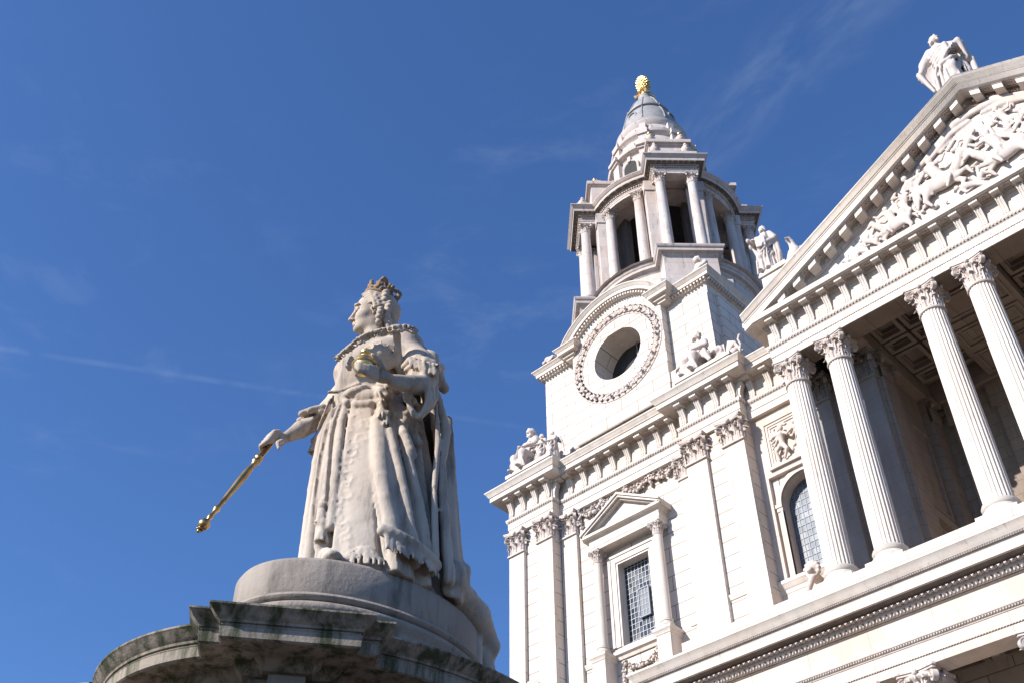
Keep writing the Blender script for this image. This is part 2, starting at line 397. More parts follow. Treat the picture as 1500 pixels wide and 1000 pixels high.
# ------------------------------------------------------------------ capitals
def leaf(mb, base, out, up, w, h, curl, lobes=3, nu=6, nv=8):
    """acanthus leaf: rises from base along up, tip rolls outward"""
    out = Vector(out).normalized(); up = Vector(up).normalized(); side = out.cross(up); v = []
    for layer in (0, 1):
        for j in range(nv+1):
            t = j/nv
            if t < .62: pos = Vector(base)+up*h*t*1.25+out*(.02+.10*curl*t)
            else:
                a = (t-.62)/.38*2.6; r = curl*.42; pos = Vector(base)+up*(h*.775+math.sin(a)*r)+out*(.02+.062*curl+(1-math.cos(a))*r)
            wid = w*(1-.15*t-.62*max(0, t-.55)/.45)*(1+.20*math.sin(t*math.pi*lobes*2))
            for i in range(nu+1):
                x = (i/nu-.5); rip = .10*w*math.cos(x*math.pi*5)
                v.append(pos+side*wid*x+out*(-abs(x)*.25*w+rip-(.035*curl+.01)*layer))
    f = []; n = (nu+1)*(nv+1)
    for j in range(nv):
        for i in range(nu):
            a = j*(nu+1)+i; b = a+1; c = a+nu+2; d = a+nu+1
            f.append((a, b, c, d)); f.append((n+d, n+c, n+b, n+a))
    for i in range(nu): f.append((i, n+i, n+i+1, i+1)); a = nv*(nu+1)+i; f.append((a, a+1, n+a+1, n+a))
    for j in range(nv):
        a = j*(nu+1); f.append((a, a+nu+1, n+a+nu+1, n+a)); a += nu; f.append((a, n+a, n+a+nu+1, a+nu+1))
    mb.add(v, f)
def volute(mb, c, d, R0, wid, turns=1.9):
    """spiral scroll in the vertical plane of direction d, centred at c"""
    d = Vector(d).normalized(); up = Vector((0, 0, 1)); sd = d.cross(up)
    n = 26; v = []; rows = []
    for i in range(n+1):
        t = i/n; a = math.pi*.5-t*turns*2*math.pi; r = R0*(1-.80*t); th = R0*.20*(1-.5*t)
        for rr, ww in ((r, -1), (r, 1), (r-th, 1), (r-th, -1)):
            v.append(Vector(c)+d*math.cos(a)*rr+up*math.sin(a)*rr+sd*wid*.5*ww*(1-.15*t))
    f = []
    for i in range(n):
        for k in range(4): f.append((i*4+k, (i+1)*4+k, (i+1)*4+(k+1) % 4, i*4+(k+1) % 4))
    f.append((0, 1, 2, 3)); f.append((n*4+3, n*4+2, n*4+1, n*4)); mb.add(v, f)
    mb.tube([Vector(c)-sd*wid*.38, Vector(c)+sd*wid*.38], R0*.80, 14)
    mb.tube([Vector(c)-sd*wid*.56, Vector(c)+sd*wid*.56], R0*.20, 8)
def abacus(mb, hw, z0, z1, conc=.16, cut=.10, depth=None):
    pts = []; c = hw; k = cut*hw
    cs = [(-c, -c), (c, -c), (c, c), (-c, c)]
    for i in range(4):
        a = Vector(cs[i]); b = Vector(cs[(i+1) % 4]); e = (b-a).normalized(); nrm = Vector((-e.y, e.x))
        L = (b-a).length
        for j in range(9):
            t = j/8; p = a+e*(k+(L-2*k)*t)+nrm*conc*hw*math.sin(math.pi*t); pts.append((p.x, p.y))
    for za, zb, s in ((z0, z0+(z1-z0)*.5, .93), (z0+(z1-z0)*.5, z1, 1.0)):
        mb.poly([(x*s, y*s, za) for x, y in pts], (0, 0, zb-za))
def round_capital(r, h, aw, name='capital', leaves=8, detail=True):
    """composite capital at origin (base z=0): neck radius r, height h, abacus half width aw"""
    mb = MB()
    mb.lathe((0, 0), [(r*.98, -.04*h), (r*1.10, -.04*h), (r*1.14, 0), (r*1.10, .035*h), (r*.98, .04*h), (r*.97, .5*h), (r*1.05, .70*h), (r*1.26, .76*h), (r*1.30, .80*h), (r*1.2, .86*h)], 28)
    for row, (zb, lh, cu, ph) in enumerate(((.05, .42, .50, 0), (.30, .44, .62, .5))):
        for i in range(leaves):
            a = 2*math.pi*(i+ph)/leaves+math.pi/8*0; d = (math.cos(a), math.sin(a), 0)
            leaf(mb, (d[0]*r*1.0, d[1]*r*1.0, zb*h), d, (0, 0, 1), r*.70, lh*h, r*cu)
    for i in range(20):
        a = 2*math.pi*i/20; mb.ball((math.cos(a)*r*1.30, math.sin(a)*r*1.30, .765*h), (.085*r, .085*r, .06*h), 6, 4)
    for i in range(4):
        a = math.pi/4+i*math.pi/2; d = (math.cos(a), math.sin(a), 0); rr = aw*1.414-r*.50
        volute(mb, (d[0]*rr, d[1]*rr, h*.72), d, h*.155, r*.34)
        leaf(mb, (d[0]*rr*.72, d[1]*rr*.72, .42*h), d, (0, 0, 1), r*.42, .26*h, r*.5)
        b = i*math.pi/2; mb.ball((math.cos(b)*aw*.93, math.sin(b)*aw*.93, h*.90), (r*.17, r*.17, h*.085), 8, 6)
        for s in (-1, 1):    # upper band running from the middle out to the scroll
            p0 = Vector((math.cos(b)*aw*.80, math.sin(b)*aw*.80, h*.86)); p1 = Vector((math.cos(b+s*math.pi/4)*rr*.97, math.sin(b+s*math.pi/4)*rr*.97, h*.87))
            mb.tube([p0, (p0+p1)*.5+Vector((0, 0, -.0)), p1], h*.035, 6)
            q = (p0+p1)*.5; q = Vector((q.x*.93, q.y*.93, h*.66)); mb.ball(q, (r*.13, r*.13, h*.05), 6, 5)
    abacus(mb, aw, h*.89, h, .15)
    return mb
def pil_capital(w, dep, h, name='capital'):
    """composite pilaster capital: front centre at origin, facing -y"""
    mb = MB(); hw = w/2
    mb.box(-hw*1.0, hw*1.0, 0.0, dep, -.02*h, .86*h)
    mb.box(-hw*1.10, hw*1.10, -.045*w*2, dep, -.03*h, .035*h)
    aw = hw*1.30
    for zb, lh, cu, xs in ((.04, .42, .28, (-.72, 0, .72)), (.30, .44, .36, (-.95, -.36, .36, .95))):
        for x in xs: leaf(mb, (x*hw, 0, zb*h), (x*.25, -1, 0), (0, 0, 1), w*.34, lh*h, w*cu)
    for s in (-1, 1):
        for yy in (dep*.35, dep*.8):
            leaf(mb, (s*hw, yy, .05*h), (s, 0, 0), (0, 0, 1), w*.28, .42*h, w*.26); leaf(mb, (s*hw, yy-.05, .3*h), (s, 0, 0), (0, 0, 1), w*.28, .42*h, w*.3)
    for i in range(7): mb.ball((-hw+w*(i+.5)/7, -.07*w, .765*h), (.05*w, .05*w, .05*h), 6, 4)
    for s in (-1, 1):
        d = Vector((s*.75, -1, 0)).normalized(); volute(mb, (s*hw*1.05, -.09*w, h*.72), d, h*.15, w*.16)
        mb.tube([(0, -.13*w, h*.86), (s*hw*.6, -.15*w, h*.885), (s*hw*1.15, -.2*w, h*.86)], h*.035, 6)
        mb.ball((s*hw*.5, -.13*w, h*.66), (w*.07, w*.06, h*.05), 6, 5)
    mb.ball((0, -.20*w, h*.90), (w*.10, w*.09, h*.09), 8, 6)
    pts = [(-aw, dep), (-aw, -.30*w)]+[(-aw+2*aw*(j+.5)/9, -.30*w+.13*w*math.sin(math.pi*(j+.5)/9)) for j in range(9)]+[(aw, -.30*w), (aw, dep)]
    mb.poly([(x*.95, y*.95, h*.89) for x, y in pts], (0, 0, h*.05)); mb.poly([(x, y, h*.945) for x, y in pts], (0, 0, h*.055))
    return mb
def flipbook(mb_fn, name, parent, mat='carved', loc=(0, 0, 0), cache={}):
    if name[1] not in cache: cache[name[1]] = mb_fn().build(name[0], M[mat]).data; bpy.data.objects.remove(bpy.data.objects[-1]) if False else None
    return cache[name[1]]

# ------------------------------------------------------------------ the cathedral: one building
CATH = tag(empty('cathedral', (-27, 40, 0)), 'white stone baroque cathedral front with a domed bell tower and a columned portico', 'cathedral')
def part(mb, name, mat, parent=None, **k):
    """every part is a child of the cathedral; geometry is given in world coordinates"""
    o = mb.build(name, M[mat], None, **k); p = parent or CATH; o.parent = p; o.matrix_parent_inverse = Matrix.Translation(-world_loc(p)); return o
def world_loc(p):
    v = Vector(p.location)
    return v
CATH.location = (0, 0, 0)
_proto = {}
def inst(key, maker, name, mat, loc, parent, rz=0., sc=1.):
    if key not in _proto:
        o = maker().build(name, M[mat]); _proto[key] = o
    else:
        o = _proto[key].copy(); o.name = name; COL.objects.link(o)
    o.parent = parent; o.location = loc; o.rotation_euler = (0, 0, rz); o.scale = (sc, sc, sc)
    return o

TX, TY = -27.22, 43.0                    # bell tower axis
FY = 33.95                               # portico face
# ---- column of the upper portico (fluted)
def fluted(r0, r1, h, nf=24, lv=22):
    mb = MB(); v = []; f = []; m = nf*6; zs = []
    for i in range(lv+1): zs.append(h*i/lv)
    zs[1] = .10; zs[2] = .28; zs[-2] = h-.10; zs[-3] = h-.26; zs = sorted(zs)
    for z in zs:
        t = z/h; r = r0+(r1-r0)*(t**1.9); e = min(1, z/.26, (h-z)/.26); e = 0 if e < .25 else 1
        for j in range(m):
            a = 2*math.pi*j/m; ph = (j % 6)/6
            dep = 0 if ph < .17 else math.sin((ph-.12)/.88*math.pi)*.075*r*e*1.15
            v.append(((r-dep)*math.cos(a), (r-dep)*math.sin(a), z))
    for i in range(len(zs)-1):
        for j in range(m): j2 = (j+1) % m; f.append((i*m+j, i*m+j2, (i+1)*m+j2, (i+1)*m+j))
    f.append(tuple(range(m))[::-1]); mb.add(v, f); return mb
def col_base(r, h, pw):
    mb = MB(); mb.box(-pw, pw, -pw, pw, 0, h*.34)
    mb.lathe((0, 0), [(pw*.97, h*.34), (pw*1.0, h*.42), (pw*.98, h*.52), (pw*.88, h*.56), (pw*.82, h*.60), (pw*.80, h*.70), (pw*.84, h*.74), (r*1.20, h*.78), (r*1.24, h*.86), (r*1.18, h*.94), (r*1.04, h*.96), (r*1.02, h)], 40)
    return mb
def upper_column(x, y, z0=22.15, parent=None):
    c = inst('colshaft', lambda: fluted(.535, .475, 8.85), 'column', 'stone', (x, y, 23.05), CATH)
    inst('colbase', lambda: col_base(.535, .90, .74), 'base', 'stone', (0, 0, z0-23.05), c)
    inst('colcap', lambda: round_capital(.475, 1.22, .69), 'capital', 'carved', (0, 0, 8.87), c)
    return c
CXS = [-16.30, -14.27, -10.08, -8.05, -3.13, -1.10, 3.09, 5.12]
for x in CXS: upper_column(x, 34.5)
# lower portico columns (only their capitals reach into view)
for x in [-23.6, -21.5, -16.30, -14.27, -10.08, -8.05, -3.13, -1.10]:
    c = inst('lowshaft', lambda: fluted(.66, .57, 13.0), 'column', 'stone', (x, 34.55, 3.9), CATH)
    inst('lowbase', lambda: col_base(.66, 1.0, .92), 'base', 'stone', (0, 0, -1.0), c)
    inst('lowcap', lambda: round_capital(.57, 1.38, .76), 'capital', 'carved', (0, 0, 13.02), c)

# ---- pilasters
def pilaster(x0, x1, yf, yb, z0=21.9, z1=31.85, capd=None, mat='blocks', top=33.15):
    w = x1-x0; xm = (x0+x1)/2
    mb = MB(); k = .02*w
    mb.box(x0, x1, yf, yb, z0+.95, z1)
    mb.sweep([(x0, yb), (x0, yf), (x1, yf), (x1, yb)], [(0, z0), (.16, z0), (.16, z0+.35), (.18, z0+.42), (.16, z0+.52), (.08, z0+.56), (.06, z0+.68), (.10, z0+.76), (.08, z0+.86), (.0, z0+.95)])
    p = part(mb, 'pilaster', mat); cd = min(yb-yf+.0, .5)
    key = 'pil%.2f_%.2f' % (w, cd)
    inst(key+mat, lambda: pil_capital(w, cd, top-z1), 'capital', 'pier' if mat == 'pier' else 'carved', (xm, yf, z1), p)
    return p
PIL = [(-34.45, -33.43, 35.75, 35.95), (-32.52, -31.50, 35.75, 35.95), (-31.46, -30.46, 36.38, 36.58), (-24.06, -23.20, 36.38, 36.58), (-23.14, -22.04, 35.75, 35.95), (-21.10, -20.0, 35.75, 35.95)]
for a in PIL: pilaster(*a)
pilaster(-16.86, -15.76, 36.0, 36.25, mat='pier'); pilaster(-14.82, -13.60, 36.0, 36.25, mat='pier')

# ---- tower walls
w = MB()
w.box(-34.45, -31.50, 35.95, 49.8, 0, 33.25); w.box(-23.20, -20.0, 35.95, 49.8, 0, 33.25)
wx0, wx1, wz0, wz1 = -28.22, -26.20, 25.0, 29.22
w.box(-31.50, wx0, 36.58, 37.3, 0, 33.25); w.box(wx1, -23.20, 36.58, 37.3, 0, 33.25)
w.box(wx0, wx1, 36.58, 37.3, 0, wz0); w.box(wx0, wx1, 36.58, 37.3, wz1, 33.25)
w.box(-31.5, -23.2, 49.2, 49.8, 0, 33.25)
part(w, 'tower_wall', 'ashlar')
# dado course between pilasters
d = MB()
for x0, x1, yf in ((-33.43, -32.52, 35.95), (-30.46, -29.66, 36.58), (-24.50, -24.06, 36.58), (-22.04, -21.10, 35.95)):
    for z in (24.6,):
        prof = [(0, z), (.05, z+.02), (.07, z+.10), (.10, z+.14), (.12, z+.24), (.02, z+.28), (0, z+.30)]
        d = MB(); d.sweep([(x0, yf), (x1, yf)], prof); part(d, 'dado_moulding', 'stone')

# ---- entablature (architrave, ornamented band, frieze) following every break of the front
def egg_row(mb, path, o, z, step, r, h, closed=False, dart=True):
    n = len(path)
    for i in range(n if closed else n-1):
        a = Vector(path[i]); b = Vector(path[(i+1) % n]); L = (b-a).length
        if L < step: continue
        e = (b-a)/L; nr = Vector((e.y, -e.x)); k = max(1, int(L/step)); s = L/k; ang = math.atan2(e.y, e.x); rot = Matrix.Rotation(ang, 3, 'Z')
        for j in range(k):
            p = a+e*(j+.5)*s+nr*o
            mb.ball((p.x, p.y, z), (r, r*.8, h), 6, 4, rot)
            if dart:
                q = a+e*j*s+nr*o; mb.add([(q.x-e.x*r*.25, q.y-e.y*r*.25, z+h), (q.x+e.x*r*.25, q.y+e.y*r*.25, z+h), (q.x+nr.x*r*.6, q.y+nr.y*r*.6, z+h*.6), (q.x, q.y, z-h)], [(0, 1, 2), (0, 2, 3), (2, 1, 3), (0, 3, 1)])
PE = 5.78
FACE = [(-34.52, 49.8), (-34.52, 35.80), (-31.46, 35.80), (-31.46, 36.36), (-23.26, 36.36), (-23.26, 35.80), (-19.95, 35.80), (-19.95, 36.36), (-16.95, 36.36), (-16.95, FY), (PE, FY), (PE, 36.36), (9.5, 36.36)]
ent = MB()
ent.sweep(FACE, [(-.7, 33.15), (0, 33.15), (0, 33.50), (.035, 33.52), (.035, 33.86), (.06, 33.88), (.10, 33.98), (.13, 34.08), (.13, 34.12), (.02, 34.13)])
part(ent, 'architrave', 'stone')
hg = MB(); hg.sweep(FACE, [(-.1, 33.90), (.075, 33.905), (.105, 34.06), (-.1, 34.07)]); part(hg, 'moulding_shade', 'hollow')  # dark strip added behind the eggs to paint in the shade between them
eg = MB(); egg_row(eg, FACE[:-2], .115, 33.98, .15, .047, .066); egg_row(eg, FACE[9:11], .02, 33.515, .11, .03, .028, dart=False)
part(eg, 'egg_moulding', 'carved')
fr = MB(); fr.sweep(FACE, [(-.4, 34.10), (0, 34.10), (0, 35.06), (.06, 35.08), (.10, 35.16), (.12, 35.235), (-.4, 35.235)])
part(fr, 'frieze', 'warm')
# full cornice over the tower, its break and the recess
OV = .72
cor = [(-.3, 35.232), (OV-.06, 35.232), (OV-.05, 35.25), (OV, 35.25), (OV, 35.50), (OV+.05, 35.52), (OV+.06, 35.56), (OV+.10, 35.60), (OV+.14, 35.70), (OV+.22, 35.78), (OV+.22, 35.84), (.15, 36.0), (-.3, 36.0)]
tc_ = MB(); tc_.sweep(FACE[:10], cor); part(tc_, 'cornice', 'stone')
tc_ = MB(); tc_.sweep(FACE[10:], cor); part(tc_, 'cornice', 'stone')
pc = MB(); pc.sweep(FACE[9:11], [(-.4, 35.232), (OV-.06, 35.232), (OV-.05, 35.25), (OV, 35.25), (OV, 35.52), (OV-.05, 35.55), (-.2, 35.58)], caps=True)
# returns of the portico corona
pc.sweep([(-16.95, 36.3), (-16.95, FY), (-16.4, FY)], [(-.4, 35.2335), (OV-.06, 35.2335), (OV-.05, 35.251), (OV+.002, 35.251), (OV+.002, 35.517), (-.2, 35.57)])
part(pc, 'cornice', 'stone')
# consoles with modillion heads: one object each
def console():
    mb = MB(); pf = [(.0, 0), (.10, .0), (.14, .05), (.14, .12), (.10, .19), (.115, .35), (.18, .58), (.27, .74), (.30, .80), (.30, .86), (.0, .86)]
    def ext(pp, x0, x1, ins=0.):
        mb.poly([(x0, -(max(0, o-ins)), z) for o, z in pp], (x1-x0, 0, 0))
    ext(pf, -.132, .132, .025)
    for x in (-.135, -.024, .087): ext([(o, z) for o, z in pf], x, x+.048)
    mb.box(-.11, .11, -.24, 0, .86, .97)
    # modillion head under the corona
    mb.box(-.18, .18, -.57, 0, .965, 1.085); mb.box(-.195, .195, -.59, 0, 1.085, 1.125)
    return mb
def consoles_line(p, q, n, o=.0, skip=()):
    a = Vector(p); b = Vector(q); e = (b-a).normalized(); rz = math.atan2(e.y, e.x)
    for i in range(n):
        if i in skip: continue
        t = i/(n-1) if n > 1 else .5; c = a+(b-a)*t
        inst('console', console, 'console', 'stone', (c.x, c.y, 34.115), CATH, rz)
consoles_line((-34.26, 35.80), (-31.68, 35.80), 4)
consoles_line((-30.60, 36.36), (-23.95, 36.36), 8)
consoles_line((-22.95, 35.80), (-20.15, 35.80), 4)
consoles_line((-19.45, 36.36), (-18.50, 36.36), 2)
inst('console', console, 'console', 'stone', (-31.46, 36.0, 34.118), CATH, R(90)); inst('console', console, 'console', 'stone', (-19.95, 36.0, 34.118), CATH, R(90))
for y in (37, 38, 39, 40, 41): inst('console', console, 'console', 'stone', (-34.52, y, 34.118), CATH, R(-90))
consoles_line((-16.48, FY), (PE-.47, FY), 26)
# rosette panels on the soffit between the modillions
def ros_mb(tilt=0.):
    ros = MB(); T_ = lambda x: x*tilt
    for x0, x1, y0, y1 in ((-.20, -.16, -.18, .18), (.16, .20, -.18, .18), (-.16, .16, -.18, -.14), (-.16, .16, .14, .18)):
        ros.add([(x, y, z+T_(x)) for z in (-.04, .01) for y in (y0, y1) for x in (x0, x1)], [(0, 2, 3, 1), (4, 5, 7, 6), (0, 1, 5, 4), (2, 6, 7, 3), (0, 4, 6, 2), (1, 3, 7, 5)])
    for k in range(5): an = k*1.2566; ros.ball((.07*math.cos(an), .07*math.sin(an), -.02+T_(.07*math.cos(an))), (.05, .05, .03), 6, 4)
    ros.ball((0, 0, -.04), .035, 6, 4); return ros
def rosettes(p, q, n, yo=.36, z=35.222):
    a = Vector(p); b = Vector(q)
    for i in range(n):
        c = a+(b-a)*((i+.5)/n); inst('ros', ros_mb, 'rosette', 'carved', (c.x, c.y-yo, z), CATH)
rosettes((-34.26, 35.80), (-31.68, 35.80), 3); rosettes((-30.60, 36.36), (-23.95, 36.36), 7); rosettes((-22.95, 35.80), (-20.15, 35.80), 3)
rosettes((-16.48, FY), (PE-.47, FY), 25)

# ---- pediment of the portico
AX, AZ = -5.59, 41.98; LX, LZ = -17.60, 35.83; SL = (AZ-LZ)/(AX-LX); RX = 2*AX-LX
def rake_strip(mb, prof, x0=LX, x1=AX):
    """prof: (outward from the face, height relative to the top line); swept up both slopes with vertical cuts"""
    for s in (1, -1):
        v = []; m = len(prof)
        for x in (x0, x1):
            for o, h in prof: v.append((x if s > 0 else 2*AX-x, FY-o, LZ+(x-LX)*SL+h))
        mb.add(v, [(a, m+a, m+(a+1) % m, (a+1) % m) for a in range(m)]+[tuple(range(m)), tuple(range(m, 2*m))[::-1]])
rk = MB()
rake_strip(rk, [(-9.0, 0.02), (OV+.22, 0), (OV+.22, -.07), (OV+.15, -.15), (OV+.10, -.26), (OV+.06, -.34), (OV+.03, -.36), (OV+.03, -.42), (OV, -.44), (OV, -.80), (OV-.06, -.82), (-.1, -.82), (-.1, -.5), (-9.0, -.5)])
part(rk, 'raking_cornice', 'stone')
rb = MB(); rake_strip(rb, [(-.1, -.80), (.12, -.80), (.10, -.95), (.02, -1.10), (0, -1.22), (-.12, -1.22)], LX+1.2, AX); part(rb, 'raking_bed_moulding', 'carved')
def rake_block(): 
    mb = MB(); k = SL*.2
    mb.poly([(-.19, 0, -.30-k*.95), (.19, 0, -.30+k*.95), (.19, 0, .03+k*.95), (-.19, 0, .03-k*.95)], (0, -.56, 0))
    mb.poly([(-.21, 0, -.02-k*1.05), (.21, 0, -.02+k*1.05), (.21, 0, .05+k*1.05), (-.21, 0, .05-k*1.05)], (0, -.60, 0))
    return mb
def rake_block_r():
    mb = rake_block(); mb.v = [(-x, y, z) for x, y, z in mb.v]; return mb
for i in range(-3, 10):
    x = -6.07-.8714*i+.0
    for s in (1, -1):
        if i < 0: continue
        xx = x if s > 0 else 2*AX-x
        zt = LZ+(x-LX)*SL-.845
        inst('rb%d' % s, rake_block if s > 0 else rake_block_r, 'rake_block', 'stone', (xx, FY, zt), CATH)
    
for i in range(10, 12):
    x = -6.07-.8714*i; zt = LZ+(x-LX)*SL-.845
    inst('rb1', rake_block, 'rake_block', 'stone', (x, FY, zt), CATH); inst('rb-1', rake_block_r, 'rake_block', 'stone', (2*AX-x, FY, zt), CATH)
for i in range(0, 12):
    x = -6.07-.8714*(i+.5); z = LZ+(x-LX)*SL-.835
    inst('rosL', lambda: ros_mb(SL), 'rosette', 'carved', (x, FY-.36, z), CATH); inst('rosR', lambda: ros_mb(-SL), 'rosette', 'carved', (2*AX-x, FY-.36, z), CATH)
# egg moulding under the rake
nE = 90
for s in (1, -1):
    re_ = MB()
    for i in range(nE):
        x = LX+1.8+(AX-LX-1.9)*i/nE; z = LZ+(x-LX)*SL-1.02; xx = x if s > 0 else 2*AX-x
        re_.ball((xx, FY-.07, z), (.055, .05, .07), 6, 4)
    part(re_, 'egg_moulding', 'carved')
ty = MB(); ty.poly([(LX+1, FY+.10, 35.4), (2*AX-LX-1, FY+.10, 35.4), (AX, FY+.10, AZ-.9)], (0, .6, 0)); part(ty, 'tympanum', 'stone')
# roof behind the pediment, side wall of the attic
rf = MB(); rf.poly([(LX+.6, 35.0, 35.5), (2*AX-LX-.6, 35.0, 35.5), (AX, 35.0, AZ-.3)], (0, 22, 0)); part(rf, 'roof', 'lead')

# ---- carved relief in the tympanum
rel = Sculpt((-16.2, 33.3, 35.45), (4.9, 34.2, 41.0), .055)
rnd = random.Random(3)
def inside(x, z, m=.25): return z < LZ+(min(x, 2*AX-x)-LX)*SL-1.25-m and z > 35.6
def rider(cx, cz, s, dirn, lean=.2):
    """horse with rider, in high relief"""
    Y = 33.92; d = dirn
    def P(a, b, y=0): return (cx+d*a*s, Y-y*s, cz+b*s)
    rel.ell(P(0, 0, .12), (.62*s, .28*s, .34*s), .06); rel.ell(P(-.5, .05, .12), (.34*s, .26*s, .32*s), .06)
    rel.chain([P(.45, .15, .15), P(.75, .5, .22), P(.88, .72, .25)], [.2*s, .14*s, .12*s], .05); rel.chain([P(.88, .75, .25), P(1.12, .52, .3)], [.12*s, .07*s], .04)
    rel.chain([P(.45, -.15, .2), P(.85, -.1, .25), P(.95, -.42, .22)], [.12*s, .08*s, .05*s], .04); rel.chain([P(.35, -.2, .1), P(.6, -.45, .12), P(.45, -.72, .1)], [.12*s, .08*s, .05*s], .04)
    rel.chain([P(-.6, -.15, .2), P(-.75, -.5, .2), P(-.6, -.8, .15)], [.17*s, .09*s, .05*s], .04); rel.chain([P(-.75, .15, .1), P(-1.05, -.05, .12), P(-1.12, -.4, .1)], [.07*s, .08*s, .03*s], .04)
    rel.chain([P(-.05, .25, .2), P(-.05-lean, .75, .25)], [.19*s, .2*s], .05); rel.ell(P(.02-lean, 1.08, .28), (.13*s, .13*s, .16*s), .03)
    rel.chain([P(.05-lean, .85, .3), P(.4-lean, .72, .4), P(.6-lean, .95, .4)], [.09*s, .07*s, .05*s], .03); rel.chain([P(0, .2, .3), P(.25, -.1, .38), P(.1, -.45, .34)], [.13*s, .1*s, .06*s], .03)
    for k in range(4): rel.chain([P(-.15-lean, .85, .2), P(-.5-lean-.1*k, .75-.18*k, .22), P(-.8-lean-.08*k, .9-.3*k, .15)], [.06*s, .06*s, .03*s], .03)
def man(cx, cz, s, pose):
    Y = 33.92; a = pose
    def P(u, v, y=0):
        c, q = math.cos(a), math.sin(a); return (cx+(u*c-v*q)*s, Y-y*s, cz+(u*q+v*c)*s)
    rel.chain([P(0, -.25, .15), P(0, .05, .18), P(.02, .38, .22)], [.17*s, .15*s, .2*s], .05); rel.ell(P(.04, .74, .26), (.13*s, .14*s, .15*s), .03)
    rel.chain([P(.16, .45, .22), P(.42, .3, .3), P(.6, .55, .3)], [.09*s, .07*s, .05*s], .03); rel.chain([P(-.16, .45, .2), P(-.4, .25, .3), P(-.3, -.05, .34)], [.09*s, .07*s, .05*s], .03)
    rel.chain([P(.08, -.25, .18), P(.35, -.5, .32), P(.25, -.95, .2)], [.14*s, .11*s, .06*s], .04); rel.chain([P(-.08, -.25, .15), P(-.25, -.65, .2), P(-.5, -1., .15)], [.14*s, .1*s, .06*s], .04)
    for k in range(4): rel.chain([P(-.1+.08*k, -.1, .26), P(-.25+.15*k, -.45, .24), P(-.35+.2*k, -.8, .12)], [.05*s, .05*s, .03*s], .03)
rider(-7.7, 37.55, 1.25, 1); rider(-10.2, 36.75, .95, -1, -.1); rider(-5.2, 37.2, 1.25, -1, -.2); rider(-3.3, 37.7, 1.15, 1); rider(-.9, 36.9, 1.0, 1)
man(-8.9, 38.0, 1.1, .35); man(-9.5, 37.5, .9, -.3); man(-11.3, 36.6, .7, 1.0); man(-6.4, 38.6, 1.0, -.7); man(-4.6, 38.9, .95, .3); man(-2.0, 38.3, .9, .8); man(-12.3, 36.25, .6, 1.35); man(1.3, 36.5, .8, -.9)
man(-6.7, 36.5, .9, 1.3); man(-3.9, 36.3, .8, -1.2)
# rays and cloud band
for k in range(23):
    a = R(-168+k*7.1); c0 = Vector((AX+.1, 0, 40.55)); p0 = c0+Vector((math.cos(a), 0, math.sin(a)))*.75; L = 2.0+.5*math.sin(k*2.3); p1 = c0+Vector((math.cos(a), 0, math.sin(a)))*L
    if not inside(p1.x, p1.z, -.1):
        while L > .8 and not inside(p1.x, p1.z, -.1): L -= .1; p1 = c0+Vector((math.cos(a), 0, math.sin(a)))*L
    rel.chain([(p0.x, 33.98, p0.z), (p1.x, 33.99, p1.z)], [.05, .11], .02)
for sg in (1, -1):
    rel.chain([(AX, 33.93, 40.35), (AX-sg*.9, 33.88, 40.25), (AX-sg*1.9, 33.93, 39.65), (AX-sg*3.0, 33.95, 39.05)], [.16, .24, .2, .10], .06)
    rel.chain([(AX-sg*.3, 33.93, 40.0), (AX-sg*1.2, 33.88, 39.85), (AX-sg*2.4, 33.93, 39.15)], [.1, .16, .1], .06)
for i in range(110):
    x = rnd.uniform(-14.5, 3.4); z = rnd.uniform(35.6, 39.4)
    if not inside(x, z, .12): continue
    s = rnd.uniform(.07, .17); a = rnd.uniform(0, 6.28)
    if rnd.random() < .6: rel.chain([(x, 33.93, z), (x+s*2*math.cos(a), 33.86, z+s*1.6*math.sin(a)), (x+s*2.6*math.cos(a+.9), 33.95, z+s*2.2*math.sin(a+.9))], [s*.5, s*.55, s*.25], .03)
    else: rel.ell((x, 33.93, z), (s, s*.8, s*.7), .04)
def _flat(V): V = V.copy(); V[:, 1] = 34.04-(34.04-V[:, 1])*.62; return V
ro = rel.build('pediment_relief', 'carved', CATH, _flat)

# ---- portico interior: side wall, back wall, coffered ceiling
pi = MB()
pi.box(-16.9, -13.5, 36.25, 36.8, 21.9, 33.15); pi.box(-14.1, -13.5, 36.8, 38.0, 21.9, 33.15); pi.box(-14.1, -13.78, 38.0, 40.5, 21.9, 33.15)
pi.box(-14.1, -13.5, 40.5, 41.7, 21.9, 33.15); pi.box(-14.1, 2.9, 41.7, 42.4, 21.9, 34.4)
pi.box(2.3, 2.9, 36.25, 41.7, 21.9, 33.15); pi.box(2.3, 6.0, 36.25, 36.8, 21.9, 33.15)
# panel frames on the side wall
for z0, z1 in ((22.6, 25.6), (26.6, 31.0)):
    for a, b, c, d_ in ((38.3, 38.45, z0, z1), (40.05, 40.2, z0, z1)): pi.box(-13.78, -13.66, a, b, c, d_)
    for z in (z0, z1-.15): pi.box(-13.779, -13.661, 38.45, 40.05, z, z+.15)
pi.box(-13.785, -13.52, 38.0, 40.5, 25.85, 26.25)
for x in (-12.9, -10.9, -7.2, -4.0, -.4): pi.box(x, x+.75, 41.5, 41.7, 21.9, 31.9)
for x in (-12.9, -10.9, -7.2, -4.0, -.4): pi.box(x-.15, x+.9, 41.42, 41.7, 31.9, 33.1)
part(pi, 'portico_wall', 'portico_in')
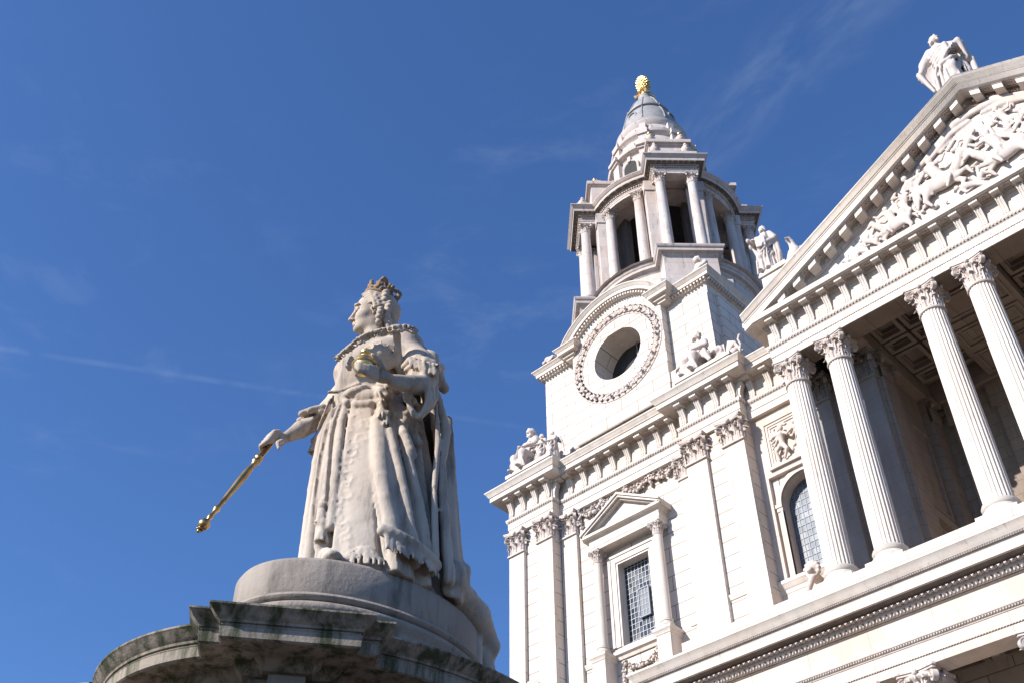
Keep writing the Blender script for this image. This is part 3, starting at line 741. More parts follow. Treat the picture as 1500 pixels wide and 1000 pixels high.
# side wall pilaster capitals and plain portico pilasters
cp = MB()
for (x, y0, y1) in ((-13.5, 40.6, 41.55), (-13.5, 36.35, 37.3)):
    cp.box(x, x+.14, y0, y1, 21.9, 31.9)
    for k in range(4):
        for zb in (31.95, 32.3): leaf(cp, (x+.14, y0+(k+.5)*(y1-y0)/4, zb), (1, 0, 0), (0, 0, 1), .26, .5, .2)
    cp.box(x, x+.40, y0-.12, y1+.12, 32.98, 33.13)
    for yy in (y0, y1): volute(cp, (x+.25, yy, 32.72), (1, -.6 if yy == y0 else .6, 0), .17, .14)
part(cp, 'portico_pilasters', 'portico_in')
# entablature inside: back of the front beam, side beam, cross beams
ib = MB()
ib.box(-16.25, PE-.7, FY+.05, 35.05, 33.149, 35.2)
ib.box(-13.95, -13.30, 35.06, 41.7, 33.148, 35.2); ib.box(2.1, 2.75, 35.06, 41.7, 33.148, 35.2)
ib.box(-10.65, -7.45, 35.06, 41.7, 33.30, 35.2); ib.box(-3.7, -.5, 35.06, 41.7, 33.30, 35.2)
ib.box(-13.3, 2.1, 41.2, 41.7, 33.148, 35.2); ib.box(-13.95, 2.75, 35.06, 41.7, 34.3, 35.2)
def coffer(x0, x1, y0, y1, z=34.3):
    for k, (ins, dz) in enumerate(((0, .45), (.17, .22))):
        a, b, c, d_ = x0+ins, x1-ins, y0+ins, y1-ins; t = .17 if k == 0 else .06
        zb = z-dz*1.0
        ib.box(a, b, c, c+t, zb, z); ib.box(a, b, d_-t, d_, zb, z); ib.box(a, a+t, c+t, d_-t, zb+.002, z); ib.box(b-t, b, c+t, d_-t, zb+.002, z)
for bx0, bx1 in ((-13.28, -10.67), (-7.43, -3.72), (-.48, 2.08)):
    n = 2; wdt = (bx1-bx0)/n
    for i in range(n):
        y = 35.2
        for hgt in (1.75, .95, 1.75, .95): coffer(bx0+i*wdt+.06, bx0+(i+1)*wdt-.06, y, y+hgt-.12); y += hgt
for bx0 in (-10.45, -3.5):
    for y0, y1 in ((35.3, 37.2), (37.6, 39.0), (39.4, 41.0)):
        for t, dz in ((0, .10), (.25, .05)): 
            ib.box(bx0+t, bx0+2.8-t, y0+t, y0+t+.12, 33.30-dz, 33.31); ib.box(bx0+t, bx0+2.8-t, y1-t-.12, y1-t, 33.30-dz, 33.31)
            ib.box(bx0+t, bx0+t+.12, y0+t+.12, y1-t-.12, 33.302-dz, 33.311); ib.box(bx0+2.68-t, bx0+2.8-t, y0+t+.12, y1-t-.12, 33.302-dz, 33.311)
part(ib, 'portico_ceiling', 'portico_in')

# ---- bay between tower and portico: arched window, carved panel
by = MB(); xc, hw, zs = -18.15, 1.14, 28.5
by.box(-20.0, -19.62, 36.58, 37.6, 21, 33.2); by.box(-16.9, -16.5, 36.8, 37.6, 21, 33.2)
by.box(-19.62, -16.5, 36.58, 37.6, 29.86, 33.2); by.box(-19.62, -16.9, 36.58, 37.6, 21, 24.95)
v = []; f = []
n = 16
for i in range(n):                               # spandrel wall of the arch, set back inside the square frame
    a0 = math.pi*i/n; a1 = math.pi*(i+1)/n
    for (p, q) in (((xc-hw*math.cos(a0), zs+hw*math.sin(a0)), (xc-hw*math.cos(a1), zs+hw*math.sin(a1))),):
        by.poly([(p[0], 36.80, p[1]), (q[0], 36.80, q[1]), (q[0], 36.80, 29.9), (p[0], 36.80, 29.9)], (0, .6, 0))
by.box(-19.66, xc-hw, 36.80, 37.4, 24.9, 29.9); by.box(xc+hw, -16.6, 36.80, 37.4, 24.9, 29.9)
part(by, 'bay_wall', 'warm')
fw = MB()                                        # archivolt and jambs
pr = [(0, 0), (.26, 0)]
arc = [(xc-hw, 25.0)]+[(xc-hw*math.cos(math.pi*i/24), zs+hw*math.sin(math.pi*i/24)) for i in range(25)]+[(xc+hw, 25.0)]
def ring_face(mb, pts, wdt, y0, y1):
    """flat moulding of width wdt following pts (x,z), proud from y1 to y0"""
    n = len(pts); out = []
    for i in range(n):
        a = Vector(pts[max(i-1, 0)]); b = Vector(pts[min(i+1, n-1)]); e = (b-a).normalized(); out.append((pts[i][0]-e.y*wdt, pts[i][1]+e.x*wdt))
    v = [(x, y0, z) for x, z in pts]+[(x, y0, z) for x, z in out]+[(x, y1, z) for x, z in pts]+[(x, y1, z) for x, z in out]
    f = []
    for i in range(n-1): f += [(i, i+1, n+i+1, n+i), (n+i, n+i+1, 3*n+i+1, 3*n+i), (i, 2*n+i, 2*n+i+1, i+1)]
    f += [(0, n, 3*n, 2*n), (n-1, 3*n-1, 4*n-1, 2*n-1)]
    mb.add(v, f)
ring_face(fw, arc, .26, 36.72, 36.85); ring_face(fw, [(x, z) for x, z in arc], .10, 36.69, 36.83)
fw.box(xc-hw-.30, xc-hw+.02, 36.64, 36.84, 28.32, 28.5); fw.box(xc-hw-.27, xc-hw+.012, 36.68, 36.84, 28.14, 28.32)
win = part(fw, 'window', 'warm')
gp = MB(); gp.box(-19.6, -16.7, 37.36, 37.40, 24.9, 29.8); part(gp, 'pane', 'glass2', win)
lat = MB()
for i in range(10): x = xc-hw+(i+.5)*2*hw/10; lat.box(x-.011, x+.011, 37.332, 37.345, 24.9, zs+math.sqrt(max(.01, hw*hw-(x-xc)**2)))
z = 25.1
while z < 29.6:
    k = hw if z < zs else math.sqrt(max(.01, hw*hw-(z-zs)**2)); lat.box(xc-k, xc+k, 37.334, 37.347, z-.011, z+.011); z += .30
part(lat, 'lattice', 'came2', win)
sl_ = MB(); sl_.sweep([(-20.0, 36.58), (-16.9, 36.58)], [(0, 24.3), (.02, 24.3), (.06, 24.45), (.12, 24.5), (.16, 24.62), (.22, 24.68), (.22, 24.82), (.0, 24.9)]); part(sl_, 'sill', 'stone', win)
# carved panel
pn = MB()
for k, (ins, y) in enumerate(((0, 36.44), (.12, 36.49), (.22, 36.53))):
    x0, x1, z0, z1 = -19.42+ins, -16.6-ins, 30.12+ins, 32.62-ins; t = .12
    pn.box(x0, x1, y, 36.6, z0, z0+t); pn.box(x0, x1, y, 36.6, z1-t, z1); pn.box(x0, x0+t, y+.001, 36.6, z0+t, z1-t); pn.box(x1-t, x1, y+.001, 36.6, z0+t, z1-t)
pan = part(pn, 'carved_panel', 'warm')
rl = Sculpt((-19.2, 36.15, 30.3), (-16.8, 36.68, 32.5), .03)
def fig(cx, cz, s, a, sc=rl, Y=36.55):
    def P(u, v, y=0): c, q = math.cos(a), math.sin(a); return (cx+(u*c-v*q)*s, Y-y*s, cz+(u*q+v*c)*s)
    sc.chain([P(0, -.2, .12), P(0, .1, .14), P(0, .35, .18)], [.15*s, .13*s, .18*s], .04); sc.ell(P(.03, .68, .2), (.12*s, .12*s, .14*s), .02)
    sc.chain([P(.15, .4, .2), P(.4, .2, .3), P(.62, .4, .25)], [.08*s, .06*s, .05*s], .02); sc.chain([P(-.15, .4, .2), P(-.4, .3, .25), P(-.5, .6, .2)], [.08*s, .06*s, .04*s], .02)
    sc.chain([P(.06, -.2, .15), P(.3, -.55, .25), P(.1, -.95, .15)], [.12*s, .09*s, .05*s], .03); sc.chain([P(-.08, -.2, .15), P(-.3, -.5, .2), P(-.2, -.95, .12)], [.12*s, .09*s, .05*s], .03)
    for k in range(3): sc.chain([P(-.1, .3, .2), P(-.35-.1*k, -.1+.2*k, .15), P(-.6-.05*k, -.3+.35*k, .1)], [.05*s, .05*s, .02*s], .02)
fig(-18.55, 31.25, .95, -.1); fig(-17.6, 31.4, .8, .4)
rp = random.Random(5)
for i in range(34):
    x = rp.uniform(-19.0, -17.0); z = rp.uniform(30.45, 32.3); rl.ell((x, 36.57, z), (rp.uniform(.05, .14), .07, rp.uniform(.04, .12)), .02)
rl.build('relief', 'warm', pan)
# lion-mask scroll at the window foot
ls = Sculpt((-18.9, 35.0, 23.3), (-17.3, 36.7, 25.1), .04)
ls.ell((-18.1, 35.9, 24.4), (.26, .28, .3), .05); ls.ell((-18.1, 35.62, 24.32), (.14, .12, .12), .03)
for k in range(11):
    a = k*2*math.pi/11; ls.ell((-18.1+.30*math.cos(a), 35.85, 24.42+.32*math.sin(a)), (.09, .12, .09), .03)
ls.chain([(-18.1, 35.8, 24.1), (-18.3, 35.8, 23.8), (-18.5, 35.9, 23.5)], [.14, .12, .1], .05); ls.box = None
ls.cap((-18.2, 36.0, 24.3), (-18.2, 36.6, 24.2), .2, .2, .05)
ls.build('lion_mask', 'carved', CATH)

# ---- aedicule window of the tower
ae = MB(); t = .34
for x0, x1 in ((wx0-t, wx0), (wx1, wx1+t)): ae.box(x0, x1, 36.42, 36.62, wz0, wz1+t)
ae.box(wx0, wx1, 36.42, 36.62, wz1, wz1+t)
for x0, x1 in ((wx0-t-.08, wx0-t+.06), (wx1+t-.06, wx1+t+.08)): ae.box(x0, x1, 36.37, 36.62, wz0, wz1+t+.06)
ae.box(wx0-t+.06, wx1+t-.06, 36.371, 36.62, wz1+t-.06, wz1+t+.06)
ae.box(wx0+.0, wx0+.10, 36.47, 36.95, wz0, wz1); ae.box(wx1-.10, wx1, 36.47, 36.95, wz0, wz1); ae.box(wx0+.1, wx1-.1, 36.47, 36.95, wz1-.10, wz1)
AW = part(ae, 'window', 'stone')
gl = MB(); gl.box(wx0, wx1, 36.98, 37.02, wz0-.1, wz1); part(gl, 'pane', 'glass', AW)
lt = MB(); nx = 9
for i in range(nx+1): x = wx0+.1+(wx1-wx0-.2)*i/nx; lt.box(x-.014, x+.014, 36.95, 36.965, wz0, wz1-.1)
z = wz0+.08
while z < wz1-.1: lt.box(wx0+.1, wx1-.1, 36.952, 36.967, z-.013, z+.013); z += .262
part(lt, 'lattice', 'came', AW)
hp = MB(); hx0, hx1, hz0, hz1 = -27.35, -26.72, 26.2, 27.65
for a, b, c, d_ in ((hx0, hx1, hz0, hz0+.05), (hx0, hx1, hz1-.05, hz1), (hx0, hx0+.05, hz0+.05, hz1-.05), (hx1-.05, hx1, hz0+.05, hz1-.05)): hp.box(a, b, 36.80, 36.90, c, d_)
part(hp, 'opening_light', 'came2', AW)
hp = MB(); hp.box(hx0+.05, hx1-.05, 36.84, 36.86, hz0+.05, hz1-.05); part(hp, 'pane', 'glass2', AW)
hp = MB()
for i in range(1, 3): x = hx0+.05+(hx1-hx0-.1)*i/3; hp.box(x-.011, x+.011, 36.82, 36.838, hz0+.05, hz1-.05)
for i in range(1, 5): z = hz0+.05+(hz1-hz0-.1)*i/5; hp.box(hx0+.05, hx1-.05, 36.8215, 36.8395, z-.011, z+.011)
part(hp, 'lattice', 'came', AW)
CXA = (wx0+wx1)/2
pd = MB()
for s in (-1, 1):
    x = CXA+s*1.80
    pd.box(x-.36, x+.36, 35.75, 36.6, 21.9, 24.45); pd.sweep([(x-.36, 36.6), (x-.36, 35.75), (x+.36, 35.75), (x+.36, 36.6)], [(0, 24.3), (.03, 24.32), (.07, 24.45), (.12, 24.5), (.14, 24.62), (0, 24.68)])
    pd.lathe((x, 36.12), [(.33, 24.66), (.33, 24.76), (.35, 24.80), (.33, 24.88), (.27, 24.9), (.26, 24.98), (.29, 25.0), (.29, 25.06), (.24, 25.1), (.235, 26.5), (.205, 29.35)], 28)
pd.sweep([(CXA-1.4, 36.55), (CXA+1.4, 36.55)], [(0, 24.42), (.05, 24.42), (.10, 24.55), (.22, 24.62), (.24, 24.78), (.10, 24.86), (.06, 25.0), (0, 25.0)])
part(pd, 'window_columns', 'stone', AW)
for s in (-1, 1):
    inst('aecap', lambda: round_capital(.205, .62, .34), 'capital', 'carved', (CXA+s*1.80, 36.12, 29.38), AW)
an = MB(); px0, px1 = CXA-2.12, CXA+2.12
an.box(px0+.02, px1-.02, 35.93, 36.6, 30.0, 30.75); an.box(px0, px1, 35.91, 36.6, 30.18, 30.36)
an.sweep([(px0, 36.6), (px0, 35.91), (px1, 35.91), (px1, 36.6)], [(-.05, 30.55), (.02, 30.58), (.08, 30.66), (.24, 30.70), (.24, 30.84), (.10, 30.90), (-.2, 30.90)])
za, zt = 30.88, 32.25; xm = CXA
for s in (-1, 1):
    xe = xm+s*(2.12+.28)
    for (o, h0, h1) in ((.32, -.12, 0.0), (.24, -.24, -.10), (.10, -.32, -.22)):
        an.poly([(xe, 35.91-o, za+.10+h0), (xe, 35.91-o, za+.10+h1), (xm, 35.91-o, zt+.1+h1), (xm, 35.91-o, zt+.1+h0)], (0, 36.6-35.91+o, 0))
an.poly([(xm-2.2, 36.05, za), (xm+2.2, 36.05, za), (xm, 36.05, zt-.05)], (0, .54, 0))
part(an, 'window_pediment', 'stone', AW)
# ---- carved festoons beside the capitals and under the sill
def leafcluster(mb, c, r, rn, y=-1):
    for k in range(5):
        a = rn.uniform(0, 6.28); el = rn.uniform(-.4, .9)
        d = Vector((math.cos(a)*.8, y*rn.uniform(.3, 1), math.sin(a)*.8)).normalized()
        leaf(mb, Vector(c)-d*r*.2, d, Vector((0, 0, 1)).cross(d).cross(d)*-1 if abs(d.z) < .9 else (1, 0, 0), r*.7, r*1.1, r*.5, 2, 3, 4)
    mb.ball((c[0], c[1]-r*.35, c[2]), r*.42, 7, 5)
rn = random.Random(11)
def festoon(p, q, sag, n, r, y):
    fe = MB()
    for i in range(n+1):
        t = i/n; x = p[0]+(q[0]-p[0])*t; z = p[1]+(q[1]-p[1])*t-sag*4*t*(1-t)
        leafcluster(fe, (x+rn.uniform(-.05, .05), y-rn.uniform(0, .08), z+rn.uniform(-.06, .06)), r*rn.uniform(.75, 1.25), rn)
    part(fe, 'festoon', 'carved')
for x0 in (-30.25, -28.75, -27.25, -25.75): festoon((x0, 32.95), (x0+1.5, 32.95), .42, 11, .20, 36.5)
for x in (-30.2, -28.75, -27.25, -25.75, -24.3): festoon((x, 32.95), (x+.05, 32.05 if x in (-30.2, -24.3) else 32.45), 0, 6, .17, 36.5)
festoon((-29.9, 32.9), (-24.5, 32.9), .0, 22, .13, 36.52)
festoon((CXA-.95, 24.15), (CXA+.95, 24.15), .45, 14, .15, 36.48); festoon((CXA-.95, 24.1), (CXA-1.0, 23.3), 0, 6, .14, 36.5); festoon((CXA+.95, 24.1), (CXA+1.0, 23.3), 0, 6, .14, 36.5)

# ---- first floor deck with its cornice and the entablature of the lower storey
DX0 = -24.55
LF = [(-34.5, 49), (-34.5, 35.75), (-25.0, 35.75), (-25.0, 36.3), (DX0, 36.3), (DX0, FY), (9.5, FY)]
lo = MB()
lo.sweep(LF[4:], [(-.9, 18.30), (0, 18.30), (0, 18.62), (.03, 18.64), (.03, 19.05), (.06, 19.07), (.09, 19.18), (.12, 19.26), (.12, 19.30), (0, 19.31), (0, 20.14), (.04, 20.16), (.10, 20.26), (.16, 20.36), (.18, 20.42), (.20, 20.64), (-.9, 20.64)])
part(lo, 'lower_entablature', 'warm')
lc = MB()
lc.sweep(LF[4:], [(-.2, 20.645), (.60, 20.645), (.62, 20.66), (.66, 20.66), (.66, 21.02), (.68, 21.05), (.72, 21.12), (.72, 21.18), (.78, 21.26), (.86, 21.40), (.92, 21.46), (.92, 21.54), (.5, 21.64), (-.5, 21.64)])
part(lc, 'lower_cornice', 'stone')
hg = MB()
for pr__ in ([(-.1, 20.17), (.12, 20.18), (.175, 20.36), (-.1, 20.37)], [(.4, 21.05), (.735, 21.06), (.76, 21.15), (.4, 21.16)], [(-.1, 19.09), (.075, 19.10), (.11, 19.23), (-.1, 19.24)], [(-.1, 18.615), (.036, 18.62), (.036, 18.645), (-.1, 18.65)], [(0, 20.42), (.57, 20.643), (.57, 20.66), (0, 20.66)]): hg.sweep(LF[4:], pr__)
part(hg, 'moulding_shade', 'hollow')  # dark strips painting shade behind the lower bands and on the soffit
le = MB(); PL = [(DX0, 36.0), (DX0, FY), (9.5, FY)]
egg_row(le, PL, .155, 20.27, .13, .033, .058); egg_row(le, PL, .742, 21.10, .085, .022, .026); egg_row(le, PL, .10, 19.165, .10, .027, .042); egg_row(le, PL, .02, 18.63, .10, .028, .03, dart=False)
for i in range(150):                              # leaf brackets in the soffit
    x = DX0+.1+i*.225; leaf(le, (x, FY-.24, 20.46), (0, -.5, -1), (0, -1, .35), .15, .17, .10, 2, 4, 4); le.ball((x+.11, FY-.30, 20.50), (.035, .08, .04), 6, 4)
part(le, 'leaf_moulding', 'carved')
dk = MB(); dk.box(-23.0, 9.5, 33.50, 36.25, 21.6, 22.18); dk.box(DX0, -23.0, 34.6, 36.25, 21.6, 21.9); dk.box(-16.9, 9.5, 36.25, 41.9, 21.0, 22.1)
part(dk, 'deck', 'blocks')
lw = MB(); lw.box(-24.5, 9.5, 38.5, 39.1, 0, 20.6); lw.box(-34.5, -25.0, 35.75, 36.5, 0, 21.7); lw.box(-24.5, 9.5, 34.8, 38.5, 20.0, 20.62); lw.box(-26, 9.5, 33.2, 38.5, 0, 2.9)
for i in range(10): lw.box(-26.5, 9.5, 33.2-.35*(i+1), 33.2-.35*i, 0, 2.9-.27*(i+1))
part(lw, 'lower_wall', 'ashlar')
lceil = MB()
for i in range(12):
    x = -24+i*2.8
    for k in range(2):
        for (a, b, c, d_) in ((0, 2.4, 0, .18), (0, 2.4, 1.22, 1.4), (0, .18, .18, 1.22), (2.22, 2.4, .18, 1.22)): lceil.box(x+a, x+b, 35.2+k*1.6+c, 35.2+k*1.6+d_, 19.7, 20.0)
part(lceil, 'lower_ceiling', 'portico_in')
bd = MB(); bd.box(-23.0, 9.0, 41.9, 62, 0, 35.4); bd.box(-20.0, -16.5, 37.6, 41.9, 0, 35.6); part(bd, 'nave_block', 'ashlar')
tb = MB(); tb.box(-34.2, -20.2, 36.5, 49.6, 33.2, 35.9); part(tb, 'tower_floor', 'ashlar')
# ------------------------------------------------------------------ clock stage of the bell tower (round opening)
AX0, AX1, AYF = -33.0, -21.45, 37.3
BX0, BX1, BYF = -30.45, -24.13, 36.8
CZc, CXc = 42.05, -27.29
at = MB()
at.box(-33.9, -20.55, 36.95, 49.3, 35.9, 37.4); at.box(-33.55, -20.9, 37.05, 48.9, 37.4, 38.9)      # base courses
at.box(AX0, AX0+.5, AYF, 48.85, 38.9, 44.0); at.box(AX1-.5, AX1, AYF, 48.85, 38.9, 44.0); at.box(AX0, AX1, 48.35, 48.85, 38.9, 44.0)
at.box(AX0+.5, BX0, AYF, AYF+.5, 38.9, 44.0); at.box(BX1, AX1-.5, AYF, AYF+.5, 38.9, 44.0)
at.box(AX1-.002, AX1+.16, AYF+.75, 48.2, 38.9, 43.4); at.box(-22.75, AX1-.0, AYF-.09, AYF+.02, 38.9, 43.0)
at.box(AX0+.5, AX1-.5, AYF+.5, 48.35, 44.0, 44.3)
part(at, 'clock_stage_wall', 'ashlar')
# projecting bay with round opening
rin, rout = 1.62, 3.02
bay = MB(); n = 64
def zb(x): return 38.9
v = []; f = []
ztop = lambda x: 43.9+math.sqrt(max(0, 3.45**2-(x-CXc)**2))*.62 if abs(x-CXc) < 3.45 else 43.9
def bound(a):
    """point on the bay outline in direction a from the centre"""
    c, s = math.cos(a), math.sin(a); best = 99
    if c > 1e-6: best = min(best, (BX1-CXc)/c)
    if c < -1e-6: best = min(best, (BX0-CXc)/c)
    if s < -1e-6: best = min(best, (37.4-CZc)/s)
    if s > 1e-6:
        lo_, hi_ = 0, 8
        for _ in range(40):
            m_ = (lo_+hi_)/2; x, z = CXc+c*m_, CZc+s*m_
            if z < 43.9+arch_h(x): lo_ = m_
            else: hi_ = m_
        best = min(best, lo_)
    return CXc+c*best, CZc+s*best
ARX = 3.75; ARH = 2.25
def arch_h(x): return max(0., CZc+math.sqrt(max(0, 3.52**2-(x-CXc)**2))-43.6) if abs(x-CXc) < 3.17 else 0
for i in range(n):
    a = 2*math.pi*i/n+.001; p = bound(a); c, s = math.cos(a), math.sin(a)
    for (x, y, z) in ((CXc+c*rin, BYF, CZc+s*rin), (p[0], BYF, p[1]), (CXc+c*rin, BYF+1.6, CZc+s*rin), (p[0], BYF+.6, p[1])): v.append((x, y, z))
for i in range(n):
    j = (i+1) % n; f += [(i*4, j*4, j*4+1, i*4+1), (i*4, i*4+2, j*4+2, j*4), (i*4+1, j*4+1, j*4+3, i*4+3)]
bay.add(v, f); bay.box(BX0-.5, BX1+.5, BYF+.10, BYF+.7, 37.4, 38.86)
bp_ = part(bay, 'clock_bay', 'ashlar')
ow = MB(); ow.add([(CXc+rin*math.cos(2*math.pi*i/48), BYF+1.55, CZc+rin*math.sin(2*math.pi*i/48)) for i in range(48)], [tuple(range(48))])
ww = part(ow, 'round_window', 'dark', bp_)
wb = MB()
wb.box(CXc+.3, CXc+.35, BYF+1.42, BYF+1.48, CZc-1.6, CZc+1.6); wb.box(CXc-1.6, CXc+1.6, BYF+1.422, BYF+1.482, CZc-.5, CZc-.46)
part(wb, 'lattice', 'came2', bp_)

# wreath ring
rg = MB()
def torus_y(mb, cx, cz, y, R_, r_, n=72, m=8, ys=1.):
    v = []; f = []
    for i in range(n):
        a = 2*math.pi*i/n
        for j in range(m):
            b = 2*math.pi*j/m; rr = R_+r_*math.cos(b); v.append((cx+rr*math.cos(a), y-r_*ys*math.sin(b), cz+rr*math.sin(a)))
    for i in range(n):
        for j in range(m): f.append((i*m+j, ((i+1) % n)*m+j, ((i+1) % n)*m+(j+1) % m, i*m+(j+1) % m))
    mb.add(v, f)
torus_y(rg, CXc, CZc, BYF, rout+.02, .05); torus_y(rg, CXc, CZc, BYF, rout-.52, .045); torus_y(rg, CXc, CZc, BYF+.05, rout-.26, .16, ys=.8)
rn = random.Random(4)
for i in range(46):
    a = 2*math.pi*i/46; rad = Vector((math.cos(a), 0, math.sin(a))); tan = Vector((-math.sin(a), 0, math.cos(a)))
    c = Vector((CXc, BYF-.06, CZc))+rad*(rout-.26)
    for s in (-1, 1):
        leaf(rg, c-tan*.12+rad*s*.03, Vector((0, -1, 0))+rad*s*.5, tan*.85+rad*s*.5, .26, .30, .15, 2, 4, 5)
    if i % 3 == 0: rg.ball(c+Vector((0, -.14, 0)), .09, 8, 6)
part(rg, 'wreath', 'carved', bp_)
# cornice: straight over the corners, arched over the bay
def cprof(z, k=1.): return [(-.25, z), (0, z), (.03, z+.06), (.03, z+.12), (.16, z+.14), (.18, z+.30), (.38, z+.32), (.40, z+.50), (.46, z+.54), (.50, z+.64), (.58, z+.70), (.58, z+.76), (-.25, z+.86)]
CP = [(AX0, 48.8), (AX0, AYF), (BX0-.35, AYF)]; CP2 = [(BX1+.35, AYF), (AX1, AYF), (AX1, 39.2)]; CP3 = [(AX1, 47.2), (AX1, 48.85), (AX0, 48.85)]
ac = MB()
ac.sweep(CP, cprof(43.6)); ac.sweep(CP2, cprof(43.6)); ac.sweep(CP3, cprof(43.6)); ac.sweep([(AX1, 39.2), (AX1+.001, 47.2)], cprof(43.6))
for x0, x1 in ((BX0-.38, BX0+.12), (BX1-.12, BX1+.38)): ac.sweep([(x0, AYF), (x0, BYF-.06), (x1, BYF-.06), (x1, AYF)], cprof(43.605))
# arch over the bay, profile swept along the curve
pr = cprof(0); nA = 40; v = []; m = len(pr)
for i in range(nA+1):
    x = BX0+(BX1-BX0)*i/nA; h = arch_h(x); dx = .01
    sl2 = (arch_h(min(x+dx, BX1-.0001))-arch_h(max(x-dx, BX0+.0001)))/(2*dx); L = math.sqrt(1+sl2*sl2); nx_, nz_ = -sl2/L, 1/L
    if i in (0, nA): nx_, nz_ = 0, 1
    for o, z in pr: v.append((x+nx_*z, BYF-o, 43.6+h+nz_*z))
f = []
for i in range(nA):
    for a in range(m-1): f.append((i*m+a, (i+1)*m+a, (i+1)*m+a+1, i*m+a+1))
ac.add(v, f); ac.poly([(BX0+(BX1-BX0)*i/nA, BYF+.2, 43.6+arch_h(BX0+(BX1-BX0)*i/nA)) for i in range(nA+1)]+[(BX1, BYF+.2, 43.6), (BX0, BYF+.2, 43.6)], (0, 2.5, 0))
for i in range(nA):
    x0 = BX0+(BX1-BX0)*i/nA; x1 = BX0+(BX1-BX0)*(i+1)/nA; ac.poly([(x0, BYF+.2, 44.4+arch_h(x0)), (x1, BYF+.2, 44.4+arch_h(x1)), (x1, BYF+.2, 44.2), (x0, BYF+.2, 44.2)], (0, 1.8, 0))
part(ac, 'clock_stage_cornice', 'stone')
dn = MB()
def dentils(mb, p, q, z, step=.21, o=.17, w=.10, h=.13):
    a = Vector(p); b = Vector(q); L = (b-a).length; e = (b-a)/L; nr = Vector((e.y, -e.x)); k = int(L/step)
    for i in range(k):
        c = a+e*(i+.5)*L/k+nr*o; mb.obox((c.x, c.y), math.atan2(e.y, e.x), w/2, .09, z, z+h)
for p_, q_ in (((AX0-.2, AYF), (BX0-.35, AYF)), ((BX1+.35, AYF), (AX1+.2, AYF)), ((AX1, AYF-.2), (AX1, 48.8))):
    d1 = MB(); dentils(d1, p_, q_, 43.76, o=.25); part(d1, 'dentils', 'stone')
for i in range(34):
    x = BX0+.1+(BX1-BX0-.2)*(i+.5)/34; z = 43.75+arch_h(x); dn.box(x-.05, x+.05, BYF-.33, BYF-.16, z, z+.13)
dn.box(BX0+.1, BX1-.1, BYF-.02, BYF+.0, 43.6, 43.62)
part(dn, 'dentils', 'stone')

# ------------------------------------------------------------------ belfry: round core, four diagonal pairs of columns
def P2(r, a, t=0.):
    """plan point at radius r along direction a (deg), t to its left"""
    c, s = math.cos(R(a)), math.sin(R(a)); return (TX+r*c-t*s, TY+r*s+t*c)
def plan(rc, rf, hw, nseg=9):
    """round plan of radius rc with four boxes reaching rf, half width hw, on the diagonals"""
    pts = []; th = math.degrees(math.asin(hw/rc))
    for d in (-45, 45, 135, 225):
        pts.append(P2(rc*math.cos(R(th)), d, -hw)); pts.append(P2(rf, d, -hw)); pts.append(P2(rf, d, hw)); pts.append(P2(rc*math.cos(R(th)), d, hw))
        for i in range(1, nseg): pts.append(P2(rc, d+th+(90-2*th)*i/nseg))
    return pts
bs = MB()
PB = plan(4.95, 5.95, 1.55)
bs.sweep(PB, [(-.5, 44.3), (.22, 44.3), (.22, 45.0), (.12, 45.1), (0, 45.2), (0, 48.0), (.03, 48.02), (.08, 48.14), (.10, 48.2), (.30, 48.24), (.31, 48.42), (.36, 48.46), (.42, 48.58), (.42, 48.66), (-.3, 48.76)], closed=True)
bs.lathe((TX, TY), [(0, 48.70), (5.6, 48.70)], 32, caps=False)
for d in (-45, 45, 135, 225): bs.obox(P2(5.4, d), R(d), .8, 1.75, 48.5, 48.72)
for d in (-45, 45, 135, 225):
    c = P2(5.2, d); bs.obox(c, R(d), 1.35, 2.0, 44.25, 45.6)
part(bs, 'belfry_base', 'belfry')
def bshaft():
    mb = MB(); mb.lathe((0, 0), [(.345, .0), (.345, .03), (.335, .06), (.33, 1.9), (.315, 3.6), (.285, 5.62), (.31, 5.64), (.31, 5.70), (.29, 5.73)], 28); return mb
def bbase():
    mb = MB(); mb.box(-.46, .46, -.46, .46, 0, .26); mb.lathe((0, 0), [(.45, .26), (.47, .34), (.45, .42), (.39, .45), (.37, .52), (.41, .56), (.43, .62), (.40, .68), (.35, .70), (.345, .80)], 28); return mb
def belfry_column(r, a, t=0.):
    p = P2(r, a, t); rz = R(a+90) if abs(t) > .5 else R(a+90)
    c = inst('bshaft', bshaft, 'column', 'belfry', (p[0], p[1], 49.55), CATH, rz)
    inst('bbase', bbase, 'base', 'belfry', (0, 0, -.8), c); inst('bcap', lambda: round_capital(.285, .62, .43), 'capital', 'carved', (0, 0, 5.72), c)
for d in (-45, 45, 135, 225):
    for t in (-1.0, 1.0): belfry_column(5.30, d, t)
for a in (-90, 0, 90, 180):
    for s in (-15.3, 15.3): belfry_column(4.38, a+s)
# piers beside each pair and the inner drum with tall openings
pr_ = MB()
for d in (-45, 45, 135, 225):
    for s in (-1, 1):
        p = P2(4.15, d, s*1.52); pr_.obox(p, R(d), .42, .30, 48.7, 55.4); pr_.obox(p, R(d), .46, .34, 48.7, 49.1)
        pr_.obox(P2(4.15, d, s*1.52), R(d), .50, .37, 55.4, 56.26)
        p = P2(4.95, d, s*1.0); pr_.obox(P2(4.5, d, s*.98), R(d), .12, .24, 48.7, 55.6)
part(pr_, 'belfry_piers', 'belfry')
pr_ = MB()
for k in range(8):                                # drum wall segments, tall openings on axes and diagonals
    a0 = k*45+13; a1 = (k+1)*45-13; m = 4
    for i in range(m):
        b0 = a0+(a1-a0)*i/m; b1 = a0+(a1-a0)*(i+1)/m
        q = [P2(3.3, b0), P2(3.3, b1), P2(2.8, b1), P2(2.8, b0)]
        pr_.poly([(x, y, 48.7) for x, y in q], (0, 0, 7.4))
